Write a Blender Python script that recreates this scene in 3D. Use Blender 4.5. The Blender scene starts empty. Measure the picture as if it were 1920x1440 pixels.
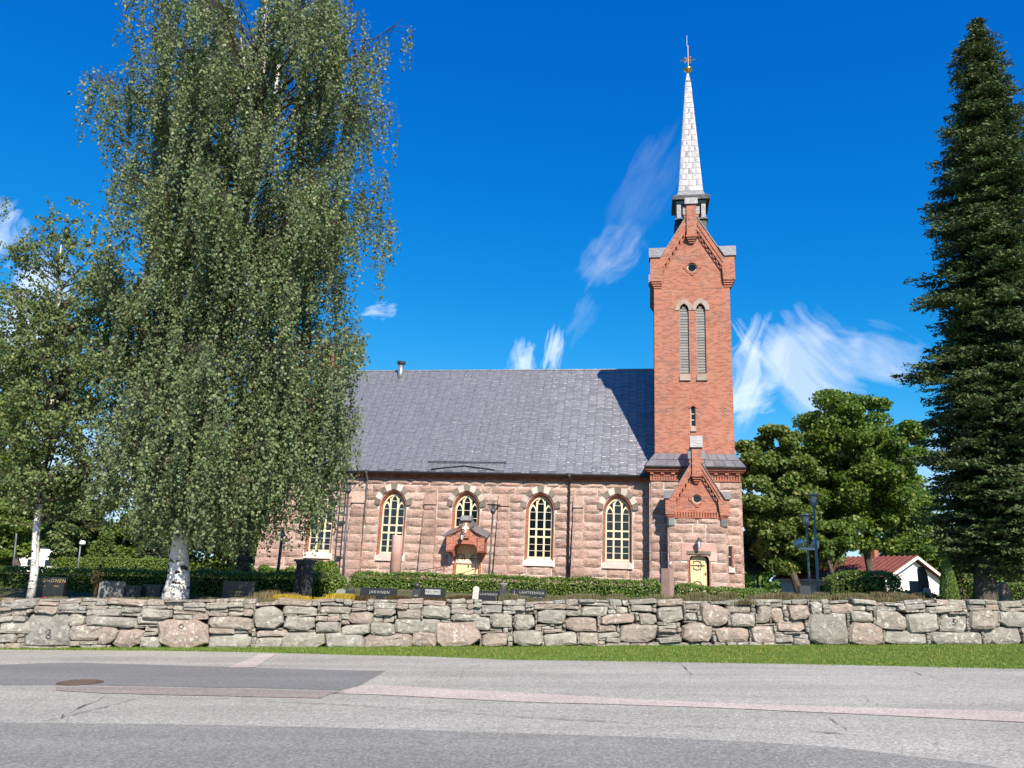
import bpy, bmesh, math, random
import numpy as np
from mathutils import Vector, Matrix
random.seed(7); RNG = np.random.default_rng(11)
scene = bpy.context.scene
col = scene.collection
rad = math.radians

# ---------------------------------------------------------------- camera
PITCH, ROLL, AX, FPX = rad(14.198), rad(2.225), rad(9.701), 1501.6
CAM = np.array([0, 0, 1.6])
_R = np.array([1, 0, 0.]); _F = np.array([0, math.cos(PITCH), math.sin(PITCH)]); _U = np.array([0, -math.sin(PITCH), math.cos(PITCH)])
_R, _U = _R*math.cos(ROLL)+_U*math.sin(ROLL), _U*math.cos(ROLL)-_R*math.sin(ROLL)
cd = bpy.data.cameras.new('camera'); cam = bpy.data.objects.new('camera', cd); col.objects.link(cam)
cd.sensor_width = 36; cd.lens = FPX/1920*36; cd.clip_start = .1; cd.clip_end = 12000
M = Matrix(((_R[0], _U[0], -_F[0], CAM[0]), (_R[1], _U[1], -_F[1], CAM[1]), (_R[2], _U[2], -_F[2], CAM[2]), (0, 0, 0, 1)))
cam.matrix_world = M; scene.camera = cam
scene.render.resolution_x, scene.render.resolution_y = 1024, 768
scene.render.engine = 'CYCLES'
scene.view_settings.view_transform = 'Standard'; scene.view_settings.look = 'None'
scene.view_settings.exposure = 0.75; scene.view_settings.gamma = 1

# church axes in the world: UX along the nave to the right, NX out of the long wall
UX = np.array([math.cos(AX), -math.sin(AX), 0]); NX = np.array([-math.sin(AX), -math.cos(AX), 0]); CO = np.array([0, 50., 0])
def ray(x, y): return _F*FPX+_R*(x-960)+_U*(720-y)
def hit(x, y, P, N):
    d = ray(x, y); P = np.array(P, float); N = np.array(N, float)
    return CAM+d*((P-CAM)@N)/(d@N)
def at(x, y, Y): return hit(x, y, (0, Y, 0), (0, 1, 0))
SLOPE = .035
def road(x, y, h=0): return hit(x, y, (0, 0, h), (-SLOPE, 0, 1))
def cloc(P): q = np.array(P)-CO; return q@UX, -(q@NX), P[2]

# ---------------------------------------------------------------- sun and sky
SEL, SPH = rad(40), rad(28)
S = UX*math.sin(SPH)*math.cos(SEL)+NX*math.cos(SPH)*math.cos(SEL)+np.array([0, 0, math.sin(SEL)])
sl = bpy.data.lights.new('sun', 'SUN'); sl.energy = 5.0; sl.angle = rad(.53); sl.color = (1, .90, .76)
so = bpy.data.objects.new('sun', sl); col.objects.link(so)
so.rotation_euler = Vector(S).to_track_quat('Z', 'Y').to_euler(); so.location = (10, -10, 40)

W = bpy.data.worlds.new('World'); scene.world = W; W.use_nodes = True
nt = W.node_tree; nt.nodes.clear()
def N(t, **k):
    n = nt.nodes.new(t)
    for a, b in k.items():
        if a.startswith('i_'): n.inputs[int(a[2:])].default_value = b
        else: setattr(n, a, b)
    return n
L = nt.links.new
sky = N('ShaderNodeTexSky', sky_type='NISHITA', sun_disc=False, sun_elevation=SEL, sun_rotation=math.atan2(S[0], S[1]), altitude=1800, air_density=1.0, dust_density=0., ozone_density=3.5)
hs = N('ShaderNodeHueSaturation'); hs.inputs['Saturation'].default_value = 1.30; hs.inputs['Hue'].default_value = .497
L(sky.outputs[0], hs.inputs['Color'])
# the camera's rendering of the blue: deep and saturated, evenly bright, reddening only towards the horizon
sp_ = N('ShaderNodeSeparateColor'); L(hs.outputs[0], sp_.inputs[0]); cb_ = N('ShaderNodeCombineColor')
def mt(op, a, b):
    n = N('ShaderNodeMath', operation=op)
    for i, v in enumerate((a, b)):
        if isinstance(v, (int, float)): n.inputs[i].default_value = v
        else: L(v, n.inputs[i])
    return n.outputs[0]
gch = mt('MULTIPLY', sp_.outputs[1], .97); bch = mt('MULTIPLY', mt('POWER', mt('MULTIPLY', sp_.outputs[2], 1.19), .51), 1.99)
gch2 = mt('MINIMUM', gch, mt('MULTIPLY', bch, .80))
L(mt('MINIMUM', mt('MULTIPLY', mt('POWER', mt('DIVIDE', gch, 1.856), 3.8), .1046), mt('MULTIPLY', gch2, .68)), cb_.inputs[0]); L(gch2, cb_.inputs[1]); L(bch, cb_.inputs[2])
bg = N('ShaderNodeBackground'); bg.inputs[1].default_value = .108
out = N('ShaderNodeOutputWorld')
L(cb_.outputs[0], bg.inputs[0]); L(bg.outputs[0], out.inputs[0])

# ---------------------------------------------------------------- materials
MATS = {}
class Mat:
    """tiny node helper: a principled material with colour ramps on noise"""
    def __init__(s, name, color=(.5, .5, .5), rough=.7, metal=0., spec=.5):
        m = bpy.data.materials.new(name); m.use_nodes = True; s.m = m; s.t = m.node_tree; s.p = s.t.nodes['Principled BSDF']
        s.p.inputs['Base Color'].default_value = (*color, 1); s.p.inputs['Roughness'].default_value = rough
        s.p.inputs['Metallic'].default_value = metal; s.p.inputs['Specular IOR Level'].default_value = spec
        s.out = s.t.nodes['Material Output']; MATS[name] = m; s.tc = None; s.c = None
    def n(s, t, **k):
        x = s.t.nodes.new(t)
        for a, b in k.items(): setattr(x, a, b)
        return x
    def l(s, a, b): s.t.links.new(a, b)
    def coord(s, kind='Object', scale=None):
        if s.tc is None: s.tc = s.n('ShaderNodeTexCoord')
        o = s.tc.outputs[kind]
        if scale:
            mp = s.n('ShaderNodeMapping'); mp.inputs['Scale'].default_value = scale; s.l(o, mp.inputs[0]); o = mp.outputs[0]
        return o
    def noise(s, scale, detail=4, rough=.55, stretch=None, kind='Object', dist=0, vec=None):
        x = s.n('ShaderNodeTexNoise'); x.inputs['Scale'].default_value = scale; x.inputs['Detail'].default_value = detail
        x.inputs['Roughness'].default_value = rough; x.inputs['Distortion'].default_value = dist
        s.l(vec if vec is not None else s.coord(kind, stretch), x.inputs['Vector']); return x.outputs[0]
    def voro(s, scale, feature='F1', stretch=None, kind='Object'):
        x = s.n('ShaderNodeTexVoronoi', feature=feature); x.inputs['Scale'].default_value = scale
        s.l(s.coord(kind, stretch), x.inputs['Vector']); return x
    def ramp(s, f, stops, interp='LINEAR'):
        r = s.n('ShaderNodeValToRGB'); r.color_ramp.interpolation = interp; e = r.color_ramp.elements
        while len(e) < len(stops): e.new(.5)
        for q, (p, c) in zip(e, stops):
            q.position = p; q.color = (*c, 1) if len(c) == 3 else c
        s.l(f, r.inputs[0]); return r.outputs[0]
    def mixc(s, f, a, b, mode='MIX'):
        x = s.n('ShaderNodeMix', data_type='RGBA', blend_type=mode)
        for i, v in ((0, f), (6, a), (7, b)):
            if isinstance(v, (int, float)): x.inputs[i].default_value = v
            elif isinstance(v, tuple): x.inputs[i].default_value = (*v, 1)
            else: s.l(v, x.inputs[i])
        return x.outputs[2]
    def math(s, op, a, b=0., clamp=False):
        x = s.n('ShaderNodeMath', operation=op); x.use_clamp = clamp
        for i, v in enumerate((a, b)):
            if isinstance(v, (int, float)): x.inputs[i].default_value = v
            else: s.l(v, x.inputs[i])
        return x.outputs[0]
    def color(s, c): s.l(c, s.p.inputs['Base Color']); return s
    def bump(s, h, strength=.5, dist=.02):
        b = s.n('ShaderNodeBump'); b.inputs['Strength'].default_value = strength; b.inputs['Distance'].default_value = dist
        s.l(h, b.inputs['Height']); s.l(b.outputs[0], s.p.inputs['Normal']); return s
    def orand(s): return s.n('ShaderNodeObjectInfo').outputs['Random']
    def irand(s): return s.n('ShaderNodeNewGeometry').outputs['Random Per Island']

def granite(name, a, b, dark, island=False, bs=.9):
    m = Mat(name, rough=.8, spec=.3)
    sp = m.noise(38, 3, .7); big = m.noise(1.1, 3)
    c = m.ramp(sp, [(.30, dark), (.45, a), (.60, b), (.74, tuple(min(1, x*1.35) for x in b))])
    r = m.irand() if island else m.orand()
    c = m.mixc(1., c, m.ramp(r, [(0, (.74, .70, .69)), (.3, (.92, .88, .86)), (.55, (1.02, .98, .95)), (.8, (.95, .99, 1)), (1, (1.14, 1.10, 1.07))]), 'MULTIPLY')
    c = m.mixc(1., c, m.ramp(big, [(.3, (.76, .74, .73)), (.6, (1.06, 1.06, 1.06))]), 'MULTIPLY')
    m.color(c); h = m.math('ADD', m.noise(5.5, 6, .6), m.math('MULTIPLY', m.noise(22, 4, .6), .35)); m.bump(h, bs, .10); return m
granite('granite_pink', (.42, .285, .24), (.56, .41, .355), (.18, .115, .097))
granite('granite_pink_far', (.42, .285, .24), (.56, .41, .355), (.18, .115, .097), island=True)
granite('granite_smooth', (.52, .33, .29), (.62, .42, .375), (.34, .2, .175), bs=.12)
granite('granite_light', (.54, .49, .44), (.68, .62, .57), (.36, .32, .28), bs=.5)
granite('granite_dark', (.17, .14, .115), (.25, .21, .175), (.08, .065, .055), bs=.5)
granite('hood_stone', (.33, .27, .235), (.42, .355, .31), (.22, .18, .155), bs=.15)
granite('granite_grey', (.17, .18, .175), (.26, .27, .26), (.07, .075, .075), bs=.4)
granite('sill_stone', (.60, .46, .42), (.70, .56, .51), (.48, .35, .31), bs=.1)
granite('grave_grey', (.24, .25, .24), (.33, .34, .33), (.12, .13, .13), bs=.1)
granite('grave_brown', (.30, .205, .175), (.38, .265, .23), (.16, .10, .09), bs=.06)
def polished(name, a, rough=.28):
    m = Mat(name, a, rough=rough, spec=.5); f = m.noise(45, 3); m.color(m.ramp(f, [(.35, tuple(x*.75 for x in a)), (.65, tuple(x*1.35 for x in a))])); return m
polished('grave_black', (.018, .02, .022)); polished('grave_dark', (.035, .038, .042), .4); polished('grave_rough_dark', (.03, .029, .028), .8)
m = Mat('mortar', (.8, .75, .70), .9, spec=.2); m.color(m.ramp(m.noise(3, 4), [(.3, (.56, .50, .45)), (.7, (.70, .65, .60))])); m.bump(m.noise(40), .3, .01)

def brickmat(name, tone=(1, 1, 1)):
    m = Mat(name, rough=.85, spec=.25)
    o = m.coord(); sx = m.n('ShaderNodeSeparateXYZ'); m.l(o, sx.inputs[0]); cx = m.n('ShaderNodeCombineXYZ')
    m.l(m.math('ADD', sx.outputs[0], sx.outputs[1]), cx.inputs[0]); m.l(sx.outputs[2], cx.inputs[1])
    b = m.n('ShaderNodeTexBrick'); b.offset = .5; b.squash = 1
    b.inputs['Scale'].default_value = 1; b.inputs['Brick Width'].default_value = .265; b.inputs['Row Height'].default_value = .088
    b.inputs['Mortar Size'].default_value = .0085; b.inputs['Mortar Smooth'].default_value = .3; b.inputs['Bias'].default_value = 0
    b.inputs['Color1'].default_value = (0, 0, 0, 1); b.inputs['Color2'].default_value = (1, 1, 1, 1); b.inputs['Mortar'].default_value = (.5, .5, .5, 1)
    m.l(cx.outputs[0], b.inputs['Vector'])
    T = lambda c: tuple(x*y for x, y in zip(c, tone))
    c = m.ramp(b.outputs['Color'], [(0, T((.30, .135, .10))), (.06, T((.40, .125, .075))), (.35, T((.50, .165, .095))), (.6, T((.56, .20, .115))), (.82, T((.60, .245, .15))), (1, T((.52, .21, .15)))])
    # patches where darker over-burnt bricks gather
    pt = m.noise(.55, 3, .6, stretch=(1, 1, 2.2)); dk = m.math('MULTIPLY', m.ramp(pt, [(.52, (0, 0, 0)), (.68, (1, 1, 1))]), m.ramp(b.outputs['Color'], [(.55, (1, 1, 1)), (.62, (0, 0, 0))]))
    c = m.mixc(m.math('MULTIPLY', dk, .5), c, T((.23, .155, .135)))
    c = m.mixc(m.math('MULTIPLY', b.outputs['Fac'], .9), c, T((.64, .46, .38)))
    c = m.mixc(1., c, m.ramp(m.noise(.35, 4), [(.3, (.9, .9, .92)), (.7, (1.06, 1.05, 1.02))]), 'MULTIPLY')
    m.color(c); m.bump(m.math('MULTIPLY', m.math('ADD', b.outputs['Fac'], m.math('MULTIPLY', m.noise(30), -.4)), -1.), .5, .012); return m
brickmat('brick', (.70, .70, .72)); brickmat('brick_trim', (.70, .62, .62))

def metal(name, a, rough, mt_, dent=.5, sc=4., streak=True):
    m = Mat(name, a, rough, mt_); f = m.noise(2.2, 5, .6); r = m.orand()
    c = m.ramp(f, [(.3, tuple(x*.86 for x in a)), (.7, tuple(x*1.1 for x in a))])
    c = m.mixc(1., c, m.ramp(r, [(0, (.84, .84, .85)), (.5, (1, 1, 1)), (1, (1.13, 1.12, 1.11))]), 'MULTIPLY'); m.color(c)
    m.l(m.ramp(m.noise(6, 4), [(.3, (rough-.08,)*3), (.7, (rough+.12,)*3)]), m.p.inputs['Roughness'])
    
    mp = m.n('ShaderNodeVectorMath', operation='ADD'); cx = m.n('ShaderNodeCombineXYZ'); m.l(m.math('MULTIPLY', r, 61.), cx.inputs[0]); m.l(m.math('MULTIPLY', r, 23.), cx.inputs[1]); m.l(m.coord('Object', (1, 1, 2.4)), mp.inputs[0]); m.l(cx.outputs[0], mp.inputs[1])
    m.bump(m.noise(sc, 3, .5, dist=.5, vec=mp.outputs[0]), dent, .07); return m
metal('roof_metal', (.25, .252, .28), .42, .45, .75, 3.2)
metal('roof_seam', (.13, .13, .145), .5, .5, .3)
metal('spire_metal', (.255, .255, .27), .45, .35, .22, 3.)
metal('cap_metal', (.205, .205, .22), .45, .4, .25, 3.)
metal('porch_metal', (.19, .19, .20), .45, .4, .25, 3.)
metal('dark_metal', (.055, .057, .062), .45, .5, .5, 4.)
metal('gutter_metal', (.035, .036, .042), .4, .5, .2)
metal('pipe_metal', (.16, .155, .165), .42, .5, .1)
metal('pole_dark', (.05, .06, .075), .45, .3, .05)
metal('pole_blue', (.20, .225, .245), .5, .1, .05)
metal('flood_grey', (.48, .54, .58), .45, .3, .05)
metal('steel_flue', (.42, .42, .43), .35, .8, .1)
Mat('gold', (.95, .52, .14), .25, 1.); Mat('iron', (.012, .011, .011), .6, .3); Mat('rust_iron', (.11, .075, .058), .85, .1)
m = Mat('glass', (.006, .008, .012), .05, 0., .5); m.p.inputs['IOR'].default_value = 1.6; m.bump(m.noise(2.6, 2, .4), .12, .02)
m = Mat('lantern_glass', (.75, .78, .78), .12, 0., .6); m.p.inputs['Alpha'].default_value = .75
m = Mat('cream_paint', (.8, .69, .46), .6); m.color(m.ramp(m.noise(9, 4), [(.3, (.66, .57, .38)), (.7, (.76, .67, .47))]))
m = Mat('bar_paint', (.70, .64, .52), .55)
m = Mat('door_paint', (.80, .62, .31), .6); m.color(m.ramp(m.noise(5, 4, stretch=(3, 3, .6)), [(.3, (.62, .50, .27)), (.7, (.74, .61, .36))]))
m = Mat('louvre_wood', (.30, .295, .28), .8); m.color(m.mixc(1., m.ramp(m.noise(8, 5, stretch=(.4, 1, 6)), [(.3, (.15, .15, .145)), (.7, (.27, .265, .255))]), m.ramp(m.orand(), [(0, (.75, .75, .78)), (1, (1.2, 1.2, 1.15))]), 'MULTIPLY'))
Mat('white_paint', (.78, .78, .75), .6); Mat('plaster', (.80, .77, .70), .9); Mat('gilt_letter', (.42, .31, .11), .5, .2); Mat('white_letter', (.36, .36, .35), .7)
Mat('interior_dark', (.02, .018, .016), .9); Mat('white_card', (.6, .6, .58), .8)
m = Mat('tile_red', (.22, .05, .035), .8); m.color(m.ramp(m.noise(3, 5), [(.3, (.10, .026, .021)), (.7, (.20, .055, .04))]))  # red tile, darkened to put the dappled tree shade into the colour
m = Mat('plaster_far', (.66, .62, .56), .9)

# dry stone wall: grey, pinkish and brown boulders with white and yellow-green lichen
def fieldstone(name, island):
    m = Mat(name, rough=.9, spec=.2); r = m.irand() if island else m.orand()
    ob = m.coord(); ad = m.n('ShaderNodeVectorMath', operation='ADD'); cx = m.n('ShaderNodeCombineXYZ')
    m.l(m.math('MULTIPLY', r, 37.), cx.inputs[1]); m.l(ob, ad.inputs[0]); m.l(cx.outputs[0], ad.inputs[1]); V = ad.outputs[0]
    base = m.ramp(r, [(0, (.25, .235, .215)), (.22, (.32, .30, .265)), (.38, (.31, .25, .215)), (.5, (.26, .255, .245)), (.66, (.36, .34, .30)), (.80, (.27, .235, .21)), (.93, (.37, .285, .245)), (1, (.29, .29, .275))])
    c = m.mixc(1., base, m.ramp(m.noise(55, 4, .7, vec=V), [(.3, (.55, .54, .53)), (.5, (1, 1, 1)), (.7, (1.3, 1.28, 1.25))]), 'MULTIPLY')
    c = m.mixc(m.math('MULTIPLY', m.ramp(m.noise(3.1, 5, .6, vec=V), [(.45, (0, 0, 0)), (.62, (1, 1, 1))]), .55), c, (.165, .145, .125))
    vo = m.n('ShaderNodeTexVoronoi'); vo.inputs['Scale'].default_value = 6.5; vo.inputs['Randomness'].default_value = 1
    wp = m.n('ShaderNodeVectorMath', operation='ADD'); nn = m.n('ShaderNodeTexNoise'); nn.inputs['Scale'].default_value = 12; m.l(V, nn.inputs['Vector'])
    ws = m.n('ShaderNodeVectorMath', operation='SCALE'); ws.inputs['Scale'].default_value = .22; m.l(nn.outputs[1], ws.inputs[0]); m.l(V, wp.inputs[0]); m.l(ws.outputs[0], wp.inputs[1]); m.l(wp.outputs[0], vo.inputs['Vector'])
    spots = m.math('MULTIPLY', m.ramp(vo.outputs[0], [(.26, (1, 1, 1)), (.36, (0, 0, 0))]), m.ramp(m.noise(2.4, 4, .6, vec=V), [(.44, (0, 0, 0)), (.55, (1, 1, 1))]))
    c = m.mixc(m.math('MULTIPLY', spots, m.ramp(m.noise(.9, 2, vec=V), [(.4, (.1, .1, .1)), (.62, (.75, .75, .75))])), c, (.60, .59, .54))
    crust = m.ramp(m.noise(6.5, 6, .7, vec=V), [(.55, (0, 0, 0)), (.66, (1, 1, 1))])
    c = m.mixc(m.math('MULTIPLY', crust, .6), c, m.ramp(m.noise(1.3, 2, vec=V), [(.4, (.46, .46, .36)), (.62, (.55, .54, .50))]))
    m.color(c); m.bump(m.math('ADD', m.noise(7, 6, .65, vec=V), m.math('MULTIPLY', m.noise(40, 4, vec=V), .25)), .8, .07); return m
fieldstone('fieldstone', False); fieldstone('fieldstone_small', True)
Mat('soil_dark', (.035, .028, .022), 1, spec=.1)

def asphalt(name, a, agg=1.0, patch=.12):
    m = Mat(name, rough=.9, spec=.25)
    g = m.noise(38, 4, .85); g2 = m.voro(42).outputs['Color']; bw = m.n('ShaderNodeRGBToBW'); m.l(g2, bw.inputs[0])
    c = m.ramp(m.math('ADD', m.math('MULTIPLY', g, .5), m.math('MULTIPLY', bw.outputs[0], .5)), [(.26, tuple(x*(1-.55*agg) for x in a)), (.5, a), (.70, tuple(min(.9, x*(1+.75*agg)) for x in a))])
    c = m.mixc(1., c, m.ramp(m.noise(.35, 6, .65), [(.3, (1-patch,)*3), (.7, (1+patch,)*3)]), 'MULTIPLY')
    c = m.mixc(1., c, m.ramp(m.noise(.8, 4, .6, stretch=(.10, 1.3, 1)), [(.35, (1-patch*1.1,)*3), (.65, (1+patch*.8,)*3)]), 'MULTIPLY')
    c = m.mixc(m.math('MULTIPLY', m.ramp(m.noise(1.7, 5, .7), [(.66, (0, 0, 0)), (.76, (1, 1, 1))]), .25), c, tuple(x*.55 for x in a))
    m.color(c); m.bump(m.math('ADD', g, bw.outputs[0]), .35, .008); return m
asphalt('asphalt_old', (.315, .302, .270), .62); asphalt('asphalt_dark', (.215, .212, .195), .6, .10); asphalt('asphalt_patch', (.178, .175, .168), .45, .08)
asphalt('asphalt_pink', (.44, .375, .34), .5); asphalt('asphalt_rose', (.27, .228, .205), .5); asphalt('asphalt_pale', (.30, .275, .25), .8)
Mat('crack_fill', (.06, .056, .052), .95, spec=.1)
m = Mat('crack_worn', (.15, .14, .13), .95, spec=.1)
m = Mat('grass_ground', rough=1, spec=.1); m.color(m.ramp(m.noise(1.3, 6, .65), [(.3, (.055, .085, .018)), (.5, (.085, .13, .025)), (.68, (.16, .15, .055))])); m.bump(m.noise(30, 4), .8, .03)
m = Mat('yard_ground', rough=1, spec=.1); m.color(m.ramp(m.noise(1.1, 6, .65), [(.3, (.055, .07, .025)), (.55, (.11, .105, .055)), (.7, (.17, .14, .085))])); m.bump(m.noise(24, 4), .8, .04)
m = Mat('gravel', rough=1, spec=.1); m.color(m.ramp(m.noise(40, 4), [(.3, (.25, .21, .17)), (.7, (.42, .37, .32))]))

def leaf(name, stops, trans=.35, rough=.5, spec=.4, tcol=None):
    m = Mat(name, rough=rough, spec=spec); r = m.irand()
    c = m.ramp(r, stops); m.color(c)
    tr = m.n('ShaderNodeBsdfTranslucent'); mx = m.n('ShaderNodeMixShader'); mx.inputs[0].default_value = trans
    tcx = m.mixc(1., c, tcol or (1.25, 1.5, .6), 'MULTIPLY'); m.l(tcx, tr.inputs[0])
    m.l(m.p.outputs[0], mx.inputs[1]); m.l(tr.outputs[0], mx.inputs[2]); m.l(mx.outputs[0], m.out.inputs[0]); return m
leaf('birch_leaf', [(0, (.085, .125, .055)), (.5, (.138, .188, .082)), (.85, (.195, .245, .115)), (.98, (.25, .285, .14)), (1, (.33, .30, .11))], .30, .55, .4, (1.2, 1.45, .75))
leaf('birch_leaf_green', [(0, (.080, .120, .042)), (.5, (.128, .178, .062)), (.9, (.185, .235, .090)), (1, (.30, .29, .09))], .3, .55, .35)
leaf('maple_leaf', [(0, (0.055, 0.101, 0.020)), (.5, (0.098, 0.168, 0.029)), (.9, (0.160, 0.232, 0.044)), (1, (0.291, 0.291, 0.052))], .38, .5, .35)
leaf('maple_leaf_light', [(0, (0.072, 0.111, 0.026)), (.5, (0.117, 0.169, 0.039)), (.9, (0.169, 0.221, 0.058)), (1, (0.312, 0.260, 0.078))], .36, .5, .35)
leaf('greyleaf', [(0, (.045, .065, .040)), (.5, (.075, .100, .062)), (1, (.115, .14, .09))], .25, .55, .3)
leaf('spruce_needle', [(0, (.034, .062, .022)), (.5, (.058, .096, .030)), (.85, (.088, .130, .042)), (1, (.135, .165, .06))], .12, .6, .25, (1.2, 1.3, .7))
leaf('fir_needle', [(0, (.018, .034, .020)), (.5, (.03, .052, .03)), (1, (.055, .08, .04))], .12, .55, .3, (1.2, 1.3, .7))
leaf('thuja_leaf', [(0, (0.065, 0.114, 0.023)), (.5, (0.101, 0.166, 0.033)), (1, (0.163, 0.227, 0.055))], .2, .55, .3)
leaf('hedge_leaf', [(0, (0.062, 0.112, 0.022)), (.45, (0.109, 0.178, 0.031)), (.85, (0.178, 0.248, 0.049)), (1, (0.279, 0.327, 0.078))], .3, .45, .4)
leaf('bush_leaf', [(0, (0.066, 0.121, 0.015)), (.5, (0.121, 0.204, 0.024)), (1, (0.220, 0.286, 0.044))], .35, .45, .4)
leaf('willow_leaf', [(0, (0.096, 0.118, 0.050)), (.5, (0.150, 0.170, 0.078)), (1, (0.240, 0.240, 0.120))], .25, .5, .4)
leaf('dry_leaf', [(0, (.11, .085, .05)), (.4, (.19, .15, .085)), (.7, (.15, .15, .07)), (1, (.28, .22, .13))], .15, .8, .15, (1.1, 1, .7))
leaf('sedum_green', [(0, (.10, .12, .055)), (.5, (.17, .17, .085)), (.85, (.20, .16, .09)), (1, (.26, .23, .13))], .15, .8, .15, (1.1, 1, .7))
leaf('moss_brown', [(0, (.045, .030, .016)), (.6, (.085, .055, .026)), (1, (.12, .10, .04))], .1, .9, .1, (1, 1, 1))
leaf('sedum_yellow', [(0, (.30, .20, .02)), (.5, (.46, .32, .03)), (1, (.40, .36, .06))], .2, .7, .2, (1.2, 1.1, .5))
leaf('grass_blade', [(0, (0.090, 0.155, 0.023)), (.45, (0.146, 0.244, 0.035)), (.8, (0.212, 0.300, 0.056)), (.93, (0.325, 0.308, 0.114)), (1, (0.488, 0.390, 0.179))], .3, .55, .25)
leaf('autumn_shrub', [(0, (.10, .09, .025)), (.5, (.19, .13, .035)), (1, (.25, .17, .05))], .25, .6, .3)
leaf('petal_pink', [(0, (.40, .012, .09)), (.7, (.62, .03, .17)), (1, (.75, .25, .4))], .2, .6, .3, (1.2, 1, 1))
m = Mat('birch_bark', (.6, .58, .55), .8, spec=.2)
c = m.ramp(m.noise(5, 5, .6, stretch=(1, 1, .8)), [(.3, (.50, .47, .44)), (.6, (.74, .72, .68))])
c = m.mixc(m.ramp(m.noise(3.2, 5, .65, stretch=(1, 1, 1.8)), [(.535, (0, 0, 0)), (.60, (1, 1, 1))]), c, (.035, .03, .028))
m.color(c); m.bump(m.noise(9, 5), .8, .05)
m = Mat('bark_dark', (.08, .062, .05), .95, spec=.1); m.color(m.ramp(m.noise(9, 5, .6, stretch=(1, 1, .25)), [(.3, (.045, .036, .03)), (.7, (.125, .10, .08))])); m.bump(m.noise(14, 5, stretch=(1, 1, .25)), .9, .04)
Mat('twig', (.07, .05, .045), .9, spec=.1)
Mat('wood_cross', (.05, .036, .021), .9, spec=.1)
Mat('tree_core', (.012, .016, .008), 1, spec=0)  # near-black core inside foliage, its inner shade put into the colour

# ---------------------------------------------------------------- mesh helpers
def tag(o, label=None, cat=None, group=None, kind=None):
    if label: o['label'] = label
    if cat: o['category'] = cat
    if group: o['group'] = group
    if kind: o['kind'] = kind
    return o
def empty(name, loc=(0, 0, 0), rz=0., parent=None):
    o = bpy.data.objects.new(name, None); col.objects.link(o); o.location = loc; o.rotation_euler = (0, 0, rz); o.empty_display_size = .3
    if parent is not None: o.parent = parent
    return o
def mesh_obj(name, me, parent=None):
    o = bpy.data.objects.new(name, me); col.objects.link(o)
    if parent is not None: o.parent = parent
    return o
class MB:
    def __init__(s): s.v = []; s.f = []
    def add(s, vs, fs):
        b = len(s.v); s.v += [tuple(map(float, p)) for p in vs]; s.f += [tuple(i+b for i in f) for f in fs]; return s
    def box(s, x0, x1, y0, y1, z0, z1):
        return s.add([(x0, y0, z0), (x1, y0, z0), (x1, y1, z0), (x0, y1, z0), (x0, y0, z1), (x1, y0, z1), (x1, y1, z1), (x0, y1, z1)],
                     [(0, 3, 2, 1), (4, 5, 6, 7), (0, 1, 5, 4), (1, 2, 6, 5), (2, 3, 7, 6), (3, 0, 4, 7)])
    def prism(s, poly, y0, y1):
        """(x, z) outline, counter-clockwise seen from -y, pushed from y0 (front) to y1"""
        n = len(poly); vs = [(x, y0, z) for x, z in poly]+[(x, y1, z) for x, z in poly]
        fs = [tuple(range(n)), tuple(range(2*n-1, n-1, -1))]+[(i, i+n, (i+1) % n+n, (i+1) % n) for i in range(n)]
        return s.add(vs, fs)
    def hexa(s, b, t):
        """eight corners: four below, four above, same order"""
        return s.add(list(b)+list(t), [(0, 3, 2, 1), (4, 5, 6, 7), (0, 1, 5, 4), (1, 2, 6, 5), (2, 3, 7, 6), (3, 0, 4, 7)])
    def tube(s, path, rads, n=8, cap=True):
        path = [np.array(p, float) for p in path]
        if not hasattr(rads, '__len__'): rads = [rads]*len(path)
        vs = []; prev = None
        for i, p in enumerate(path):
            d = path[min(i+1, len(path)-1)]-path[max(i-1, 0)]; d = d/(np.linalg.norm(d)+1e-9)
            if prev is None:
                a = np.cross(d, (0, 0, 1.)) if abs(d[2]) < .9 else np.cross(d, (1., 0, 0))
            else: a = prev-d*(prev@d)
            a = a/(np.linalg.norm(a)+1e-9); prev = a; b = np.cross(d, a)
            for k in range(n):
                t = 2*math.pi*k/n; vs.append(p+rads[i]*(a*math.cos(t)+b*math.sin(t)))
        fs = []
        for i in range(len(path)-1):
            for k in range(n):
                fs.append((i*n+k, i*n+(k+1) % n, (i+1)*n+(k+1) % n, (i+1)*n+k))
        if cap: fs += [tuple(range(n-1, -1, -1)), tuple(range((len(path)-1)*n, len(path)*n))]
        return s.add(vs, fs)
    def lathe(s, prof, c=(0, 0, 0), n=16):
        """(r, z) profile turned round a vertical axis"""
        vs = []; fs = []; m = len(prof)
        for r, z in prof:
            for k in range(n):
                t = 2*math.pi*k/n; vs.append((c[0]+r*math.cos(t), c[1]+r*math.sin(t), c[2]+z))
        for i in range(m-1):
            for k in range(n): fs.append((i*n+k, i*n+(k+1) % n, (i+1)*n+(k+1) % n, (i+1)*n+k))
        fs += [tuple(range(n-1, -1, -1)), tuple(range((m-1)*n, m*n))]
        return s.add(vs, fs)
    def build(s, name, mat, parent=None, smooth=False, kind=None):
        me = bpy.data.meshes.new(name); me.from_pydata(s.v, [], s.f); me.materials.append(MATS[mat]); me.update()
        if smooth: me.polygons.foreach_set('use_smooth', [True]*len(me.polygons))
        o = mesh_obj(name, me, parent)
        if kind: o['kind'] = kind
        return o
def fix(o):
    bm = bmesh.new(); bm.from_mesh(o.data); bmesh.ops.recalc_face_normals(bm, faces=bm.faces); bm.to_mesh(o.data); bm.free(); return o
def copy_tree(o, parent=None):
    c = o.copy(); col.objects.link(c)
    if parent is not None: c.parent = parent
    for ch in list(o.children): copy_tree(ch, c)
    return c
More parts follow.
